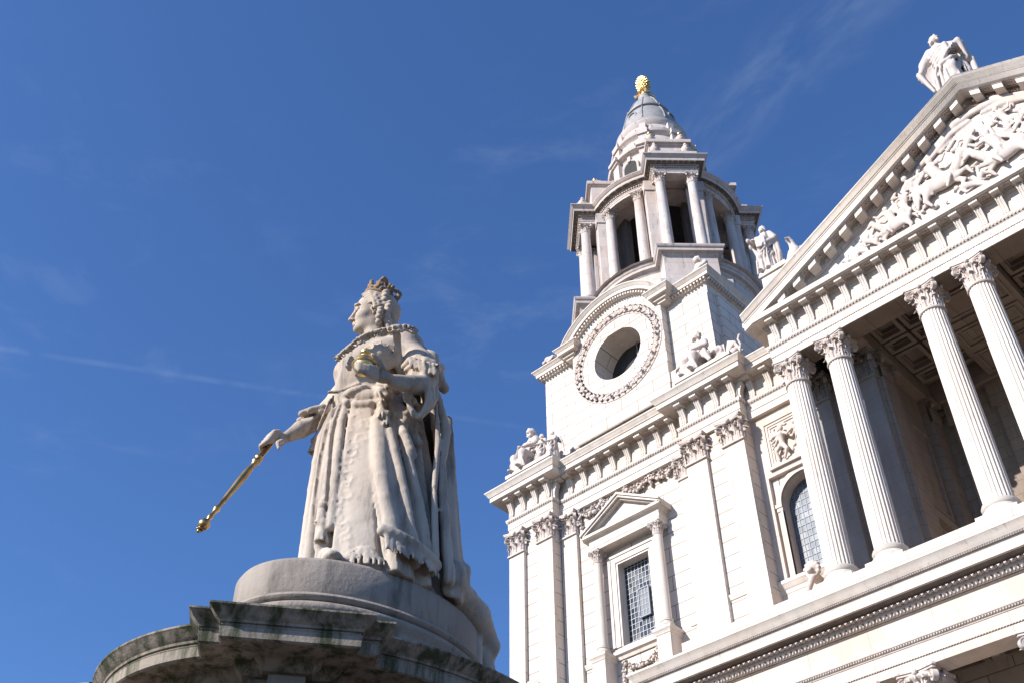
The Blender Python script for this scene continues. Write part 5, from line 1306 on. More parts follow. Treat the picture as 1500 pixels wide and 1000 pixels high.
# ------------------------------------------------------------------ queen's monument
QA = (-6.88, 4.98)
def QX(V):
    """statue frame: s across, t towards the square, z up"""
    V = np.asarray(V, float); return np.stack([QA[0]+V[:, 0]*.5864+V[:, 1]*.8100, QA[1]+V[:, 0]*.8100-V[:, 1]*.5864, V[:, 2]], 1)
def qp(p): v = QX([p])[0]; return Vector(v)
Q = empty('queen_statue', (0, 0, 0)); tag(Q, 'marble statue of a crowned robed queen holding a gilded orb and sceptre', 'statue')
AXS, AXT = .30, .18                       # axis of the gown
def radial(S, prof, ridges, z0, z1, k=.03, sect=None, thick=None, cx=AXS, cy=AXT, cut=False):
    """gown-like solid: radius table prof [(z, rs_left, rs_right, rt_front, rt_back)] modulated by folds [(phi, slope, width, amp)]"""
    Z0 = np.array([p[0] for p in prof]); T_ = np.array([p[1:] for p in prof])
    def fn(X, Y, Z):
        x = X-cx; y = Y-cy; ph = np.degrees(np.arctan2(y, x)); r = np.sqrt(x*x+y*y)
        L, Rr, F, B = [np.interp(Z, Z0, T_[:, i]) for i in range(4)]
        a = np.where(x < 0, L, Rr); b = np.where(y > 0, F, B); c, s = np.cos(np.radians(ph)), np.sin(np.radians(ph))
        R0 = 1/np.sqrt((c/a)**2+(s/b)**2); m = 0
        tz = (Z-z0)/(z1-z0)
        for p0, sl, w, am in ridges:
            d = (ph-(p0+sl*(1-tz))+180) % 360-180; m = m+am*np.maximum(0, 1-np.abs(d)/(w*1.35))**.85*(1-.45*tz)
        R1 = R0+m
        if thick is None: d = (r-R1)*.72
        else: d = (np.abs(r-R1)-thick)*.72
        d = np.maximum(d, np.maximum(z0-Z, Z-z1))
        if sect is not None:
            q = (ph-(sect[0]+sect[1])/2+180) % 360-180; d = np.maximum(d, (np.abs(q)-(sect[1]-sect[0])/2)*.0125*2)
        return d
    R_ = T_.max()+.25; S.put(fn, (cx-R_, cy-R_, z0), (cx+R_, cy+R_, z1), k, cut)
h = .0145
B = Sculpt((-.85, -.70, 6.05), (1.20, 1.28, 9.15), h)
# gown: folds listed by bearing round the figure (180 = left outline, 90 = towards the square): bearing at waist, drift to the hem, width, depth
folds = [(196, -4, 6, .05), (184, -4, 4, -.04), (176, -5, 5, .055), (167, -6, 3.2, -.06), (160, -8, 4.5, .055), (152, -9, 3, -.06), (146, -10, 4.5, .055), (138, -12, 3, -.075), (131, -10, 3.5, .02), (107, -25, 3.0, -.07), (99, -25, 7, .075), (88, -26, 4, .03), (79, -27, 3.5, -.05), (72, -27, 4, .06), (64, -27, 5, -.11), (55, -26, 4, .05), (46, -22, 6, -.13), (36, -18, 6, .05), (10, -3, 6, -.03), (0, 0, 5, .04), (-20, 0, 8, .04), (-45, 0, 8, -.04), (-70, 0, 9, .05), (-100, 0, 8, -.04), (-130, 0, 9, .05), (-160, 0, 6, -.04)]
GP = [(6.0, .55, .62, .64, .55), (6.3, .55, .60, .62, .55), (6.9, .56, .55, .56, .5), (7.4, .565, .49, .50, .45), (7.75, .55, .43, .455, .40), (8.0, .50, .38, .40, .36), (8.2, .42, .35, .34, .30)]
radial(B, GP, folds, 6.13, 8.15, .02)
# torso, turned to the left of the viewer
B.chain([(.20, .20, 7.85), (.17, .17, 8.1), (.17, .17, 8.45)], [.36, .29, .30], .08); B.ell((.14, .19, 8.42), (.33, .27, .40), .05); B.ell((.20, .22, 8.66), (.33, .24, .26), .06)
B.cap((-.06, .08, 8.70), (.44, .29, 8.93), .165, .185, .05); B.ell((.17, .22, 8.74), (.34, .25, .27), .05); B.ell((.03, .32, 8.62), (.18, .13, .18), .05); B.ell((.26, .38, 8.70), (.19, .15, .20), .05); B.ell((.02, .30, 8.44), (.17, .15, .18), .06); B.ell((.24, .36, 8.48), (.17, .15, .18), .06)
B.cap((.17, .25, 8.70), (.16, .27, 9.0), .14, .10, .04)
def foldline(p0, p1, z0, z1, r0, r1, out=0., k=.012, cut=False, n=7):
    pts = []
    for i in range(n):
        t = i/(n-1); z = z0+(z1-z0)*t; q = surf(p0+(p1-p0)*t+1.2*math.sin(t*5+p0), z); d = Vector((q[0]-AXS, q[1]-AXT, 0)).normalized(); pts.append(tuple(Vector(q)+d*out))
    B.chain(pts, [r0+(r1-r0)*i/(n-1) for i in range(n)], k, cut)
def surf(phi, z):
    Z0 = [g[0] for g in GP]; L, Rr, F, Bk = [np.interp(z, Z0, [g[i] for g in GP]) for i in (1, 2, 3, 4)]
    c, s = math.cos(R(phi)), math.sin(R(phi)); r = 1/math.sqrt((c/(L if c < 0 else Rr))**2+(s/(F if s > 0 else Bk))**2); return (AXS+r*c, AXT+r*s, z)
foldline(150, 138, 8.05, 6.45, .045, .06, .0); foldline(172, 166, 8.05, 6.3, .045, .06, .0); foldline(160, 152, 8.0, 6.35, .035, .05, .01); foldline(140, 128, 8.0, 6.6, .035, .045, .01)
foldline(100, 76, 7.75, 6.35, .06, .10, -.01); foldline(85, 55, 7.6, 6.3, .04, .055, .02); foldline(70, 40, 7.6, 6.3, .04, .05, .02)
for a_, b_, z0_, z1_, r0_, r1_ in ((107, 83, 7.7, 6.3, .012, .024), (79, 50, 7.7, 6.25, .022, .045), (62, 34, 7.7, 6.25, .03, .065), (145, 132, 8.0, 6.4, .014, .022), (156, 146, 8.0, 6.3, .012, .02), (134, 122, 7.95, 6.5, .010, .016)):
    foldline(a_, b_, z0_, z1_, r0_, r1_, .03, .006, True, 9)
# left upper arm under the mantle sleeve
B.chain([(.46, .32, 8.82), (.57, .50, 8.52), (.62, .66, 8.26)], [.165, .165, .13], .05)
# forearm, left hand cupping the orb
B.chain([(.62, .72, 8.13), (.48, .86, 8.00), (.33, .97, 7.935)], [.098, .084, .054], .02)
B.ell((.23, 1.02, 7.915), (.095, .050, .060), .02)
for i, (o, L) in enumerate(((.040, .95), (.012, 1.1), (-.016, 1.08), (-.045, .9))):    # fingers wrap under the globe
    p0 = (.17, 1.08+o*.4, 7.895+o); p1 = (.10, 1.135+o*.2, 7.875+o*.9); p2 = (.035-.02*L, 1.155, 7.885+o*.8); p3 = (-.015*L, 1.145, 7.915+o*.7)
    B.chain([p0, p1, p2, p3], [.024, .022, .019, .015], .004)
B.chain([(.23, 1.04, 7.955), (.175, 1.11, 8.015), (.115, 1.145, 8.045)], [.030, .026, .018], .008)
OC_ = Vector((.055, 1.05, 7.995))
# right arm reaching down and out, hand round the sceptre
B.chain([(.02, .04, 8.68), (-.10, .0, 8.44), (-.25, .0, 8.20)], [.15, .135, .12], .05)
for k in range(8):
    a = k*.8; B.chain([(-.27+.10*math.cos(a), .03+.12*math.sin(a), 8.20), (-.36+.12*math.cos(a+.2), .05+.14*math.sin(a+.2), 8.12)], [.035, .032], .012)
for k in range(5): B.chain([(-.16-.03*k, .14, 8.34-.05*k), (-.26-.03*k, .13, 8.20-.045*k)], [.018, .022], .006)
B.chain([(-.33, .02, 8.12), (-.45, .10, 7.95), (-.555, .17, 7.80)], [.085, .080, .052], .02)
B.ell((-.605, .20, 7.745), (.052, .056, .066), .02)
for i in range(4):
    q = i*.036; B.chain([(-.605-.02-q*.35, .245, 7.775-q*1.05+.02), (-.665-q*.4, .275, 7.765-q), (-.715-q*.45, .235, 7.735-q*1.0), (-.70-q*.5, .175, 7.715-q)], [.024, .024, .021, .017], .004)
B.chain([(-.585, .235, 7.70), (-.615, .29, 7.635), (-.60, .30, 7.565)], [.028, .024, .017], .006)
# ---- ornament laid on the carved surface: points are dropped onto the figure along a common direction
def onskin(pts, out=.0, S_=None):
    S_ = S_ or B; res = []
    for (u, w) in pts:
        o = np.array((0, 8.49, 1.6)); d = np.array((u, 1.2, w))-o; d /= np.linalg.norm(d); t = 6.6
        while t < 10.5:
            p = o+d*t; g = (p-S_.lo)/S_.h; i = np.floor(g).astype(int)
            if (i >= 0).all() and (i < S_.n-1).all():
                fx = g-i; c = S_.D[i[0]:i[0]+2, i[1]:i[1]+2, i[2]:i[2]+2]; c = c[0]*(1-fx[0])+c[1]*fx[0]; c = c[0]*(1-fx[1])+c[1]*fx[1]; v_ = c[0]*(1-fx[2])+c[1]*fx[2]
                if v_ < 0: break
                t += max(.0015, min(.03, float(v_)*.7))
            else: t += .02
        res.append(tuple(o+d*(t-out)))
    return res
def subdiv(pts, n):
    out = []
    for i in range(len(pts)-1):
        for j in range(n): t = j/n; out.append(tuple(pts[i][k]*(1-t)+pts[i+1][k]*t for k in range(2)))
    return out+[pts[-1]]
# mantle over the left shoulder: hem edge down the breast, gathered cuff above the elbow
ce = onskin(subdiv([(0.29, 8.34), (0.31, 8.24), (0.33, 8.07), (0.35, 7.92), (0.36, 7.84)], 3), .0); B.chain(ce, .032, .02)
c1 = onskin([(0.39, 7.9), (0.44, 7.98), (0.5, 8.02), (0.58, 7.99), (0.64, 7.96), (0.70, 7.93)], .02); B.chain(c1, [.028, .035, .035, .042, .05, .05], .01)
c1 = onskin([(0.41, 7.87), (0.47, 7.94), (0.53, 7.965), (0.60, 7.93), (0.66, 7.88)], .03); B.chain(c1, [.022, .03, .03, .035, .04], .008)
for k in range(7): u = .44+.04*k; B.chain(onskin([(u, 8.01-.008*k), (u+.02, 7.92-.012*k)], .035), [.020, .024], .005)
# ruffles hanging from the elbow
for k, (du, dz) in enumerate(((0, 0), (.03, .02), (.055, .05), (-.03, -.01))):
    pts = [(.56+du, 7.90+dz), (.58+du, 7.77+dz), (.61+du, 7.66+dz), (.62+du, 7.55+dz), (.60+du*.8, 7.46+dz), (.56+du*.5, 7.38+dz*.5)]
    t0 = .80-.05*k; B.chain([((u)*(8.49-t0)/7.29, t0, 1.6+(w-1.6)*(8.49-t0)/7.29) for u, w in pts], [.03, .034, .032, .034, .032, .022], .010)
B.chain([((u)*(8.49-.78)/7.29, .78, 1.6+(w-1.6)*(8.49-.78)/7.29) for u, w in ((.56, 7.37), (.51, 7.40), (.47, 7.47), (.45, 7.56))], [.024, .028, .026, .02], .01)
# sash
B.chain(onskin(subdiv([(-.10, 7.50), (-.03, 7.53), (.06, 7.53), (.14, 7.53), (.22, 7.56), (.32, 7.60)], 2), .0), [.04, .05, .062, .068, .07, .07, .07, .065, .062, .055, .05], .012)
B.chain(onskin(subdiv([(-.10, 7.475), (-.05, 7.44), (.03, 7.43), (.13, 7.45), (.22, 7.50)], 2), .0), [.03, .035, .04, .045, .045, .042, .04, .035, .03], .012)
B.chain(onskin(subdiv([(-.09, 7.50), (-.01, 7.58), (.08, 7.625), (.20, 7.63)], 3), .0), [.025, .03, .035, .035, .035, .035, .03, .03, .03, .03], .010)
B.chain(onskin(subdiv([(-.21, 7.535), (-.12, 7.555), (-.05, 7.61), (.03, 7.665)], 3), .0), .016, .006)
# cloth swept down to the right from the hand
for pts, rr in (([(.22, 7.60), (.32, 7.52), (.44, 7.38), (.56, 7.22)], .05), ([(.26, 7.55), (.36, 7.42), (.47, 7.26), (.56, 7.10)], .045), ([(.24, 7.66), (.38, 7.62), (.48, 7.54), (.54, 7.44)], .042), ([(.30, 7.46), (.38, 7.30), (.46, 7.14), (.52, 6.98)], .04), ([(.20, 7.68), (.30, 7.70), (.42, 7.68)], .035)):
    B.chain(onskin(subdiv(pts, 3), -.005), rr, .012)
# collar of linked roses and knots, lace edge above
cl_ = subdiv([(-0.17, 7.91), (-0.11, 8.0), (-0.05, 8.08), (0.02, 8.15), (0.07, 8.2), (0.13, 8.24), (0.21, 8.28), (0.29, 8.32), (0.38, 8.34), (0.46, 8.32)], 2)
sk = onskin(cl_, .004)
for i, p in enumerate(sk):
    if i % 3 == 0:
        B.ell(p, (.022, .022, .022), .003)
        for k in range(6): a = k*math.pi/3; B.ell((p[0]+.030*math.cos(a), p[1]+.006, p[2]+.034*math.sin(a)), (.015, .015, .015), .002)
    else: B.torus(p, (.1, 1, .3), .028, .010, .002)
B.chain(onskin([(u, w+.05) for u, w in cl_], -.004), .010, .003)
for u, w in subdiv([(-0.17, 7.95), (-0.1, 8.05), (-0.03, 8.16), (0.06, 8.24), (0.15, 8.285), (0.27, 8.345), (0.41, 8.37)], 3): 
    p = onskin([(u, w)])[0]; B.ell(p, (.018, .016, .022), .004)
for u, w in ((-.07, 7.89), (-.085, 7.84), (-.065, 7.81), (-.05, 7.86), (-.06, 7.93), (-.04, 7.90)):
    p = onskin([(u, w)], .005)[0]; B.ell(p, (.024, .02, .026), .004)
# sun badge
p = Vector(onskin([(.18, 8.01)], .0)[0]); sn_ = Vector((-.12, .97, -.18)).normalized(); sx = sn_.cross(Vector((0, 0, 1))).normalized(); su = sx.cross(sn_)
B.ell(tuple(p-sn_*.035), (.175, .065, .175), .03); c = p+sn_*.035
B.ell(tuple(c), (.058, .034, .060), .003)
for dx in (-.022, .022): B.ell(tuple(c+sx*dx+su*.016+sn_*.032), (.009,)*3, .001, cut=True)
B.chain([tuple(c+sx*-.02-su*.028+sn_*.032), tuple(c+sx*.02-su*.028+sn_*.032)], .005, .001, cut=True)
for k in range(20):
    a = k*math.pi/10; L = .150 if k % 2 else .118; d = sx*math.cos(a)+su*math.sin(a); B.chain([tuple(p+d*.068+sn_*.034), tuple(p+d*L+sn_*.006)], [.016, .008], .002)
# tassels and cord
def tassel(c, k_=1.):
    c = Vector(c); B.ell(tuple(c), (.046*k_, .042*k_, .05*k_), .006); B.ell(tuple(c+Vector((0, 0, -.05*k_))), (.032*k_, .03*k_, .03*k_), .004)
    for k in range(9): a = k*.698; B.chain([tuple(c+Vector((.02*math.cos(a), .02*math.sin(a), -.05))*k_), tuple(c+Vector((.052*math.cos(a), .046*math.sin(a), -.17))*k_)], [.015*k_, .013*k_], .003)
tq = onskin([(.24, 7.46), (.285, 7.37)], .03); tassel(tq[0]); tassel(tq[1], .85)
B.chain(onskin([(.20, 7.60), (.235, 7.50)], .02), .014, .004)
tq = onskin([(-.13, 6.42), (-.115, 6.26)], .02); tassel(tq[0]); tassel(tq[1]); B.chain(onskin(subdiv([(-.17, 7.50), (-.155, 7.1), (-.14, 6.75), (-.13, 6.48)], 5), .0), .013, .005)
tq = onskin([(-.27, 7.02)], .02); tassel(tq[0], .8); B.chain(onskin(subdiv([(-.19, 7.46), (-.23, 7.28), (-.27, 7.05)], 3), .0), .013, .004)
# embroidered scrolls on the smooth panel
rq = random.Random(8)
for i in range(20):
    u0 = .02+rq.uniform(-.05, .11); w0 = 5.85+i*.078; sz = rq.uniform(.035, .07); pts = []
    for j in range(9): a = j*.75*(1 if i % 2 else -1)+i; rr = sz*(1-.08*j); pts.append((u0+rr*math.cos(a), w0+rr*math.sin(a)))
    B.chain(onskin(pts, -.004), .0115, .004)
# hem fringe, toe
for i in range(30):                      # fringe of the short front hem over the shoe
    phi = 134-i*1.75; p = surf(phi, 6.2); rr = Vector((p[0]-AXS, p[1]-AXT, 0)).normalized(); q = Vector(p)+rr*.015; zt = 6.34+.05*math.sin(i*.33+.5)-.003*i
    B.chain([(q.x, q.y, zt), (q.x+rr.x*.03+rq.uniform(-.008, .008), q.y+rr.y*.03, 6.17)], [.013, .009], .001)
for i in range(24):
    phi = 84-i*1.75; p = surf(phi, 6.2); rr = Vector((p[0]-AXS, p[1]-AXT, 0)).normalized(); q = Vector(p)+rr*.085; zt = 6.47-.006*i
    B.chain([(q.x, q.y, zt), (q.x+rr.x*.03+rq.uniform(-.008, .008), q.y+rr.y*.03, 6.27+.015*math.sin(i*1.3)-.003*i)], [.014, .010], .001)
B.chain([tuple(Vector(surf(136-i*5.2, 6.3))+Vector((0, .01, .05+.05*math.sin(i*.99+.5)-.008*i))) for i in range(11)], .014, .004)
hb = [tuple(Vector(surf(86-i*4.8, 6.2))+Vector((math.cos(R(86-i*4.8))*.075, math.sin(R(86-i*4.8))*.075, .29-.015*i))) for i in range(10)]
B.chain(hb, .016, .004); B.chain([(x, y, z-.03) for x, y, z in hb], .05, .02)
B.ell((-.02, .78, 6.21), (.09, .12, .055), .01)
B.rough(.0025, 17, 1)
body = B.build('robed_body', 'statue', Q, QX, flip=True)

# cloak: a thick mantle behind the figure, open to the front, ending in a long train
K = Sculpt((-.6, -1.3, 5.3), (1.85, 1.2, 9.2), .026)
kf = [(-190, 0, 9, .03), (20, 6, 3, -.03), (9, 5, 3, .03), (-5, 4, 3, .03), (-20, 2, 3, .03), (-170, 0, 8, -.03), (-145, 0, 9, .05), (-120, 0, 7, -.05), (-95, 0, 9, .05), (-70, 0, 8, -.05), (-48, 0, 8, .06), (-27, 2, 6, -.05), (-12, 4, 6, .05), (2, 5, 5, -.05), (14, 6, 6, .05), (27, 8, 5, -.03), (38, 10, 5, .05)]
radial(K, [(6.0, .55, .74, .66, .70), (6.5, .52, .71, .62, .66), (7.0, .50, .66, .58, .60), (7.5, .46, .60, .54, .54), (7.9, .44, .54, .50, .50), (8.3, .40, .46, .44, .44), (8.6, .30, .38, .38, .36), (8.85, .2, .3, .32, .3)], kf, 6.14, 8.85, .02, sect=(-175, 30), thick=.03)
K.chain([(.66, .58, 8.40), (.76, .56, 8.10), (.85, .52, 7.78), (.82, .54, 7.40), (.86, .56, 6.9), (.93, .56, 6.25)], [.04, .045, .055, .045, .045, .05], .015)   # rolled front edge
K.chain([(.74, .62, 8.0), (.78, .60, 7.6), (.76, .62, 7.1), (.80, .64, 6.4)], [.02, .03, .03, .035], .012)
K.chain([(.88, .42, 8.0), (.93, .36, 7.5), (.98, .34, 6.9), (1.04, .34, 6.3)], [.04, .045, .05, .06], .02)
# mantle sheet from the neck over the left shoulder
K.chain([(.36, .10, 9.08), (.54, .24, 8.98), (.68, .40, 8.72), (.76, .50, 8.44)], [.055, .07, .08, .06], .05)
K.chain([(.30, .26, 9.04), (.46, .40, 8.92), (.58, .52, 8.66), (.64, .60, 8.46)], [.03, .04, .05, .04], .04)
K.chain([(.26, .12, 9.06), (.42, .18, 9.06), (.5, .22, 9.0)], [.03, .035, .03], .02)
K.chain([(.32, .03, 9.0), (.12, -.06, 8.92), (-.04, -.06, 8.74)], [.06, .06, .06], .05)
K.chain([(.66, .62, 8.42), (.74, .60, 8.36), (.82, .52, 8.28)], [.04, .055, .05], .015)
# train falling over the plinth edge
K.chain([(.98, .40, 6.30), (1.08, .18, 6.30), (1.22, .02, 6.26), (1.33, -.16, 6.16)], [.11, .13, .13, .11], .03)
K.chain([(1.06, .34, 6.30), (1.06, .34, 6.48)], [.07, .075], .015); K.ell((1.0, .46, 6.36), (.085, .08, .14), .01)
K.chain([(1.30, -.08, 6.22), (1.39, -.20, 6.10), (1.37, -.26, 5.98)], [.08, .085, .06], .02)
K.chain([(1.30, -.2, 6.02), (1.36, -.28, 5.84), (1.33, -.30, 5.66)], [.10, .11, .09], .02); K.chain([(1.24, -.06, 6.05), (1.26, -.1, 5.62)], [.06, .06], .015)
for j in range(5): K.chain([(1.02+.07*j, .36-.11*j, 6.42-.03*j), (1.14+.06*j, .20-.11*j, 6.20-.03*j)], [.035, .035], .008)
K.rough(.004, 12, 2)
K.build('cloak', 'statue', Q, QX, flip=True)

def QXh(V):                               # head, hair and crown, a little smaller about the neck
    o = np.array((.15, .30, 8.95)); return QX((np.asarray(V, float)-o)*.955+o)
# head: profile to the left
Hh = Sculpt((-.32, -.05, 8.82), (.50, .68, 9.72), .0085)
cy = .30
Hh.ell((.125, cy, 9.40), (.190, .155, .185), .02); Hh.ell((.02, cy, 9.40), (.105, .125, .135), .04)
Hh.ell((.005, cy, 9.24), (.098, .112, .150), .04); Hh.ell((.035, cy, 9.145), (.095, .095, .075), .04)
Hh.chain([(.09, cy, 9.15), (-.035, cy, 9.105)], [.082, .055], .03); Hh.ell((-.062, cy, 9.098), (.034, .040, .032), .02)
for s in (-1, 1):
    Hh.ell((-.020, cy+s*.062, 9.235), (.06, .055, .06), .03)                       # cheek
    Hh.ell((-.098, cy+s*.052, 9.328), (.032, .036, .024), .018, cut=True)           # socket
    Hh.ell((-.066, cy+s*.052, 9.325), (.030, .030, .026), .004)                     # eyeball
    Hh.chain([(-.094, cy+s*.025, 9.338), (-.093, cy+s*.052, 9.350), (-.070, cy+s*.085, 9.335)], [.008, .009, .007], .005)   # upper lid
    Hh.chain([(-.092, cy+s*.028, 9.312), (-.088, cy+s*.055, 9.303), (-.068, cy+s*.082, 9.316)], [.006, .007, .005], .005)
    Hh.chain([(-.098, cy+s*.018, 9.372), (-.098, cy+s*.055, 9.385), (-.070, cy+s*.100, 9.372)], [.013, .013, .009], .015)     # brow
    Hh.ell((-.108, cy+s*.020, 9.212), (.020, .014, .015), .008)                     # nostril wing
    Hh.ell((-.122, cy+s*.013, 9.197), (.008, .006, .007), .002, cut=True)
    ex, ez = .095, 9.285
    Hh.torus((ex, cy+s*.132, ez), (.15, s, .0), .030, .011, .008); Hh.ell((ex-.002, cy+s*.128, ez-.045), (.016, .012, .02), .008); Hh.chain([(ex+.004, cy+s*.136, ez+.014), (ex+.012, cy+s*.137, ez-.014)], .007, .003)
Hh.chain([(-.088, cy, 9.365), (-.108, cy, 9.300), (-.138, cy, 9.225)], [.016, .015, .019], .014); Hh.ell((-.138, cy, 9.214), (.018, .019, .016), .01)
Hh.chain([(-.098, cy, 9.195), (-.096, cy, 9.175)], [.012, .010], .01)
Hh.chain([(-.080, cy-.036, 9.158), (-.100, cy, 9.168), (-.080, cy+.036, 9.158)], [.007, .012, .007], .007)
Hh.chain([(-.078, cy-.032, 9.144), (-.094, cy, 9.140), (-.078, cy+.032, 9.144)], [.008, .012, .008], .007)
Hh.chain([(-.100, cy-.03, 9.154), (-.106, cy, 9.155), (-.100, cy+.03, 9.154)], [.003, .004, .003], .002, cut=True)
Hh.ell((-.082, cy, 9.120), (.012, .03, .010), .01, cut=True)
Hh.chain([(.10, cy, 9.18), (.135, cy-.01, 9.02), (.16, cy-.02, 8.86)], [.100, .100, .135], .05)
Hh.build('head', 'statue', Q, QXh, flip=True)
# hair: waves, a roll at the back and two ringlets falling to the shoulder
HR = Sculpt((-.12, -.05, 8.88), (.50, .72, 9.74), .009)
HR.ell((.16, cy, 9.44), (.188, .168, .165), .02); HR.ell((.22, cy, 9.36), (.155, .160, .15), .03)
for s in (-1, 1):
    for i in range(6):
        z = 9.50-.028*i; HR.chain([(-.045+.012*i, cy+s*(.10+.004*i), z), (.03+.01*i, cy+s*(.148+.003*i), z+.012), (.10, cy+s*(.160), z-.01-.012*i), (.17, cy+s*.158, z-.03)], [.012, .019, .020, .018], .006)
    for i in range(3): HR.torus((.115+.02*i, cy+s*.165, 9.44-.045*i), (.2, s, .1), .028, .016, .006)
    for r_, (x0, y0, z1_, n_) in enumerate(((.185, .175, 9.50, 9), (.235, .165, 9.36, 7), (.15, .185, 9.24, 4))):
        for i in range(n_):
            z = z1_-.052*i; a = i*1.35; HR.ell((x0+.012*i*(.6 if r_ == 0 else .2)+.010*math.cos(a), cy+s*(y0-.004*i)+.010*math.sin(a), z), (.040-.0018*i, .036-.0012*i, .031), .006)
for i in range(7):
    a = i*.9; HR.torus((.30+.03*math.cos(a), cy+.07*math.sin(a), 9.40+.05*math.cos(a*1.7)), (math.cos(a), math.sin(a), .4), .035, .020, .008)
HR.ell((.31, cy, 9.41), (.065, .11, .075), .02); HR.chain([(.28, cy-.02, 9.32), (.30, cy+.02, 9.18), (.27, cy+.06, 9.06)], [.07, .055, .035], .02)
for i in range(5): HR.ell((.27+.015*math.cos(i*2), cy+.07-.01*i, 9.26-.06*i), (.04, .04, .034), .006)
HR.build('hair', 'statue', Q, QXh, flip=True)
# crown with fleurs and arches
CR = Sculpt((-.14, .0, 9.36), (.46, .62, 9.95), .009)
tilt = .42; cc = Vector((.125, cy, 9.535)); cn = Vector((math.sin(tilt), 0, math.cos(tilt))); cu = Vector((math.cos(tilt), 0, -math.sin(tilt)))
cpnt = lambda a, r, u: tuple(cc+cu*math.cos(a)*r+Vector((0, 1, 0))*math.sin(a)*r+cn*u)
CR.torus(tuple(cc), tuple(cn), .150, .020, .006); CR.torus(tuple(cc+cn*.05), tuple(cn), .156, .012, .006)
CR.ell(tuple(cc+cn*.06), (.14, .14, .10), .02)
for k in range(16):
    a = k*math.pi/8; CR.chain([cpnt(a, .152, .0), cpnt(a, .158, .06)], [.019, .017], .006)
for k in range(8):
    a = k*math.pi/4+.25; CR.chain([cpnt(a, .158, .05), cpnt(a, .175, .115)], [.024, .016], .006); CR.ell(cpnt(a, .180, .125), (.024,)*3, .004)
    for s in (-1, 1): CR.ell(cpnt(a+s*.17, .172, .092), (.019,)*3, .004)
for k in range(4):
    a = k*math.pi/2+.25; CR.chain([cpnt(a, .176, .10), cpnt(a, .172, .17), cpnt(a, .11, .215), cpnt(a, .0, .195)], [.022, .024, .022, .02], .006)
    for j in range(6): t = j/5; CR.ell(cpnt(a, .178*(1-t**2)+.01, .12+.10*math.sin(t*2.2)), (.018,)*3, .003)
CR.ell(tuple(cc+cn*.235), (.034,)*3, .006); CR.ell(tuple(cc+cn*.28), (.02, .012, .03), .004)
CR.rough(.002, 60, 1); CR.build('crown', 'giltstone', Q, QXh, flip=True)
# orb with its cross mount
ob = MB(); c = qp(tuple(OC_)); ob.ball(tuple(c), .098, 28, 18)
ob.tube([tuple(c+Vector((.100*math.cos(a*math.pi/12), .100*math.sin(a*math.pi/12), .0))) for a in range(25)], .010, 6, False)
ob.lathe((c.x, c.y), [(.040, c.z+.08), (.046, c.z+.10), (.030, c.z+.112), (.026, c.z+.12), (.044, c.z+.135), (.046, c.z+.15), (.034, c.z+.168), (.014, c.z+.18), (.018, c.z+.19), (.008, c.z+.202)], 18)
orb = ob.build('orb', M['gold'], Q)
# sceptre
sp = [(-.655, .20, 7.79), (-.70, .225, 7.60), (-.745, .245, 7.47), (-.755, .25, 7.44), (-.77, .255, 7.40), (-.80, .265, 7.31), (-.90, .30, 7.03), (-.99, .325, 6.90)]
a_, b2 = Vector((-.66, .20, 7.74)), Vector((-1.115, .365, 6.63)); ax_ = (b2-a_); Ls = ax_.length
prof = [(0, .024), (.25, .027), (.26, .037), (.28, .040), (.295, .028), (.31, .036), (.33, .038), (.35, .025), (.38, .022), (.42, .028), (.50, .034), (.60, .032), (.80, .024), (.92, .019), (.93, .028), (.95, .032), (.97, .022), (1.02, .018), (1.04, .027), (1.06, .020), (1.08, .015)]
scp = MB(); pts = [qp(tuple(a_+ax_*(u/1.2))) for u, r_ in prof]; scp.tube([tuple(p) for p in pts], [r_ for u, r_ in prof], 16)
u_ = qp(tuple(a_+ax_*.945)); scp.ball(tuple(u_), .050, 18, 12); u2 = qp(tuple(a_+ax_*.995)); scp.tube([tuple(u_), tuple(u2)], [.024, .017], 8); d = (u2-u_).normalized()
for k in range(4): a = k*math.pi/2; sd_ = d.orthogonal().normalized(); w_ = d.cross(sd_); v_ = sd_*math.cos(a)+w_*math.sin(a); scp.ball(tuple(u2+v_*.022), .014, 6, 5)
scp.ball(tuple(u2+d*.02), .018, 8, 6)
scp.build('sceptre', M['brass'], Q, angle=60)

# ---- pedestal of the monument
PED = tag(empty('statue_pedestal', (0, 0, 0)), 'weathered round stone pedestal with mossy dark-stained cornice carrying the queen', 'pedestal')
PCX, PCY = -6.71, 5.21                      # an oval, longer front to back
def ov(ax, ay, n=144): return [(PCX+ax*math.cos(2*math.pi*i/n), PCY+ay*math.sin(2*math.pi*i/n)) for i in range(n)]
pl = MB(); p0 = ov(.77, 1.15)
pl.sweep(p0, [(-.5, 6.155), (-.06, 6.155), (-.02, 6.145), (.0, 6.11), (.0, 5.87), (-.01, 5.84), (-.5, 5.84)], closed=True, caps=False); pl.add([(x*.55+PCX*.45, y*.55+PCY*.45, 6.15) for x, y in p0], [tuple(range(144))])
pl.build('plinth', M['plinth'], PED, angle=50)
tr = MB(); tr.sweep(p0, [(-.3, 5.845), (.0, 5.84), (.03, 5.825), (.045, 5.80), (.035, 5.775), (.01, 5.765), (.04, 5.745), (.06, 5.72), (.055, 5.69), (.03, 5.66), (.02, 5.62), (.06, 5.45), (.10, 5.05), (-.4, 5.05)], closed=True, caps=False)
tr.build('plinth_moulding', M['plinth'], PED, angle=50)
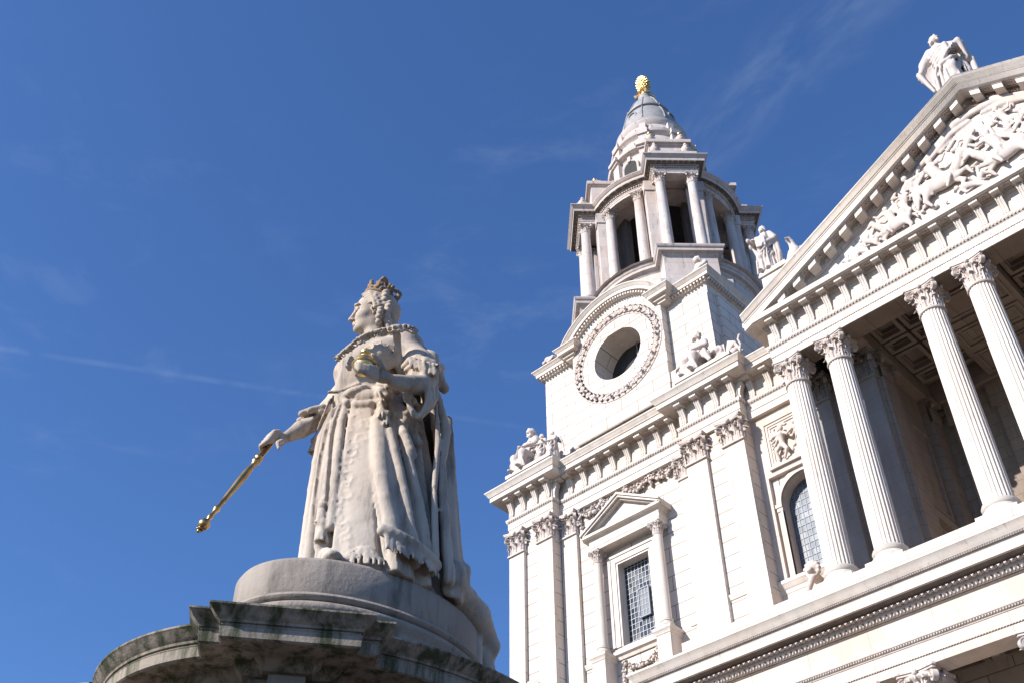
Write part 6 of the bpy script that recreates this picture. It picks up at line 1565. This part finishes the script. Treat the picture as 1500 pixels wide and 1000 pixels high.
def pplan(ax, ay, blocks):
    """oval plan of half axes ax, ay with stepped blocks: (normal angle, distance, half width, outer step distance, half width, tangential shift)"""
    N = 720; pts = [(ax*math.cos(2*math.pi*i/N), ay*math.sin(2*math.pi*i/N)) for i in range(N)]; out = []; done = set()
    for x, y in pts:
        hit = None
        for k, (an, rf, hw, r2, hw2, to) in enumerate(blocks):
            n = (math.cos(an), math.sin(an)); t = (-n[1], n[0]); u = x*n[0]+y*n[1]; w = x*t[0]+y*t[1]-to
            if u > 0 and abs(w) < hw2: hit = k
        if hit is None:
            if len(out) == 0 or math.hypot(out[-1][0]-x, out[-1][1]-y) > .045: out.append((x, y))
        elif hit not in done:
            done.add(hit); an, rf, hw, r2, hw2, to = blocks[hit]; n = (math.cos(an), math.sin(an)); t = (-n[1], n[0])
            def base(w):
                lo_, hi_ = 0., 3.
                for _ in range(40):
                    m_ = (lo_+hi_)/2; X = m_*n[0]+(w+to)*t[0]; Y = m_*n[1]+(w+to)*t[1]
                    if (X/ax)**2+(Y/ay)**2 < 1: lo_ = m_
                    else: hi_ = m_
                return lo_
            for u, w in ((base(-hw2), -hw2), (r2, -hw2), (r2, -hw), (rf, -hw), (rf, hw), (r2, hw), (r2, hw2), (base(hw2), hw2)): out.append((u*n[0]+(w+to)*t[0], u*n[1]+(w+to)*t[1]))
    return [(PCX+x, PCY+y) for x, y in out]
ov_ = .37
BL = [(R(-36), 1.93-ov_, .53-ov_+.0, 1.84-ov_, .66-ov_, -.50), (R(180+36), 1.93-ov_, .53-ov_, 1.84-ov_, .66-ov_, .50), (R(36), 1.93-ov_, .53-ov_, 1.84-ov_, .66-ov_, .50), (R(144), 1.93-ov_, .53-ov_, 1.84-ov_, .66-ov_, -.50)]
pp = pplan(1.56-ov_, 2.03-ov_, BL)
cn_ = MB(); cn_.add([(x, y, 5.20) for x, y in pp], [tuple(range(len(pp)))]); cn_.sweep(pp, [(-.03, 5.20), (.345, 5.17), (.37, 5.16), (.37, 5.147), (.355, 5.135), (.335, 5.105), (.30, 5.078), (.295, 5.062), (.282, 5.058), (.282, 5.045), (.295, 5.04), (.29, 5.033), (.285, 4.965), (.27, 4.955), (.25, 4.96), (.06, 4.965), (.05, 4.94), (.02, 4.91), (0, 4.89), (-.05, 4.89)], closed=True, caps=False)
cn_.build('cornice', M['mossy'], PED, angle=28)
bd_ = MB(); bd_.sweep(pp, [(-.08, 4.895), (-.04, 4.895), (-.04, 4.80), (.02, 4.785), (.04, 4.76), (.04, 4.73), (-.02, 4.70), (-.03, 4.60), (-.03, 2.2), (.05, 2.1), (.08, 1.9), (.08, 1.0), (.3, .9), (.3, 0), (-.08, 0)], closed=True, caps=False)
bd_.build('body', M['plinth'], PED, angle=28)
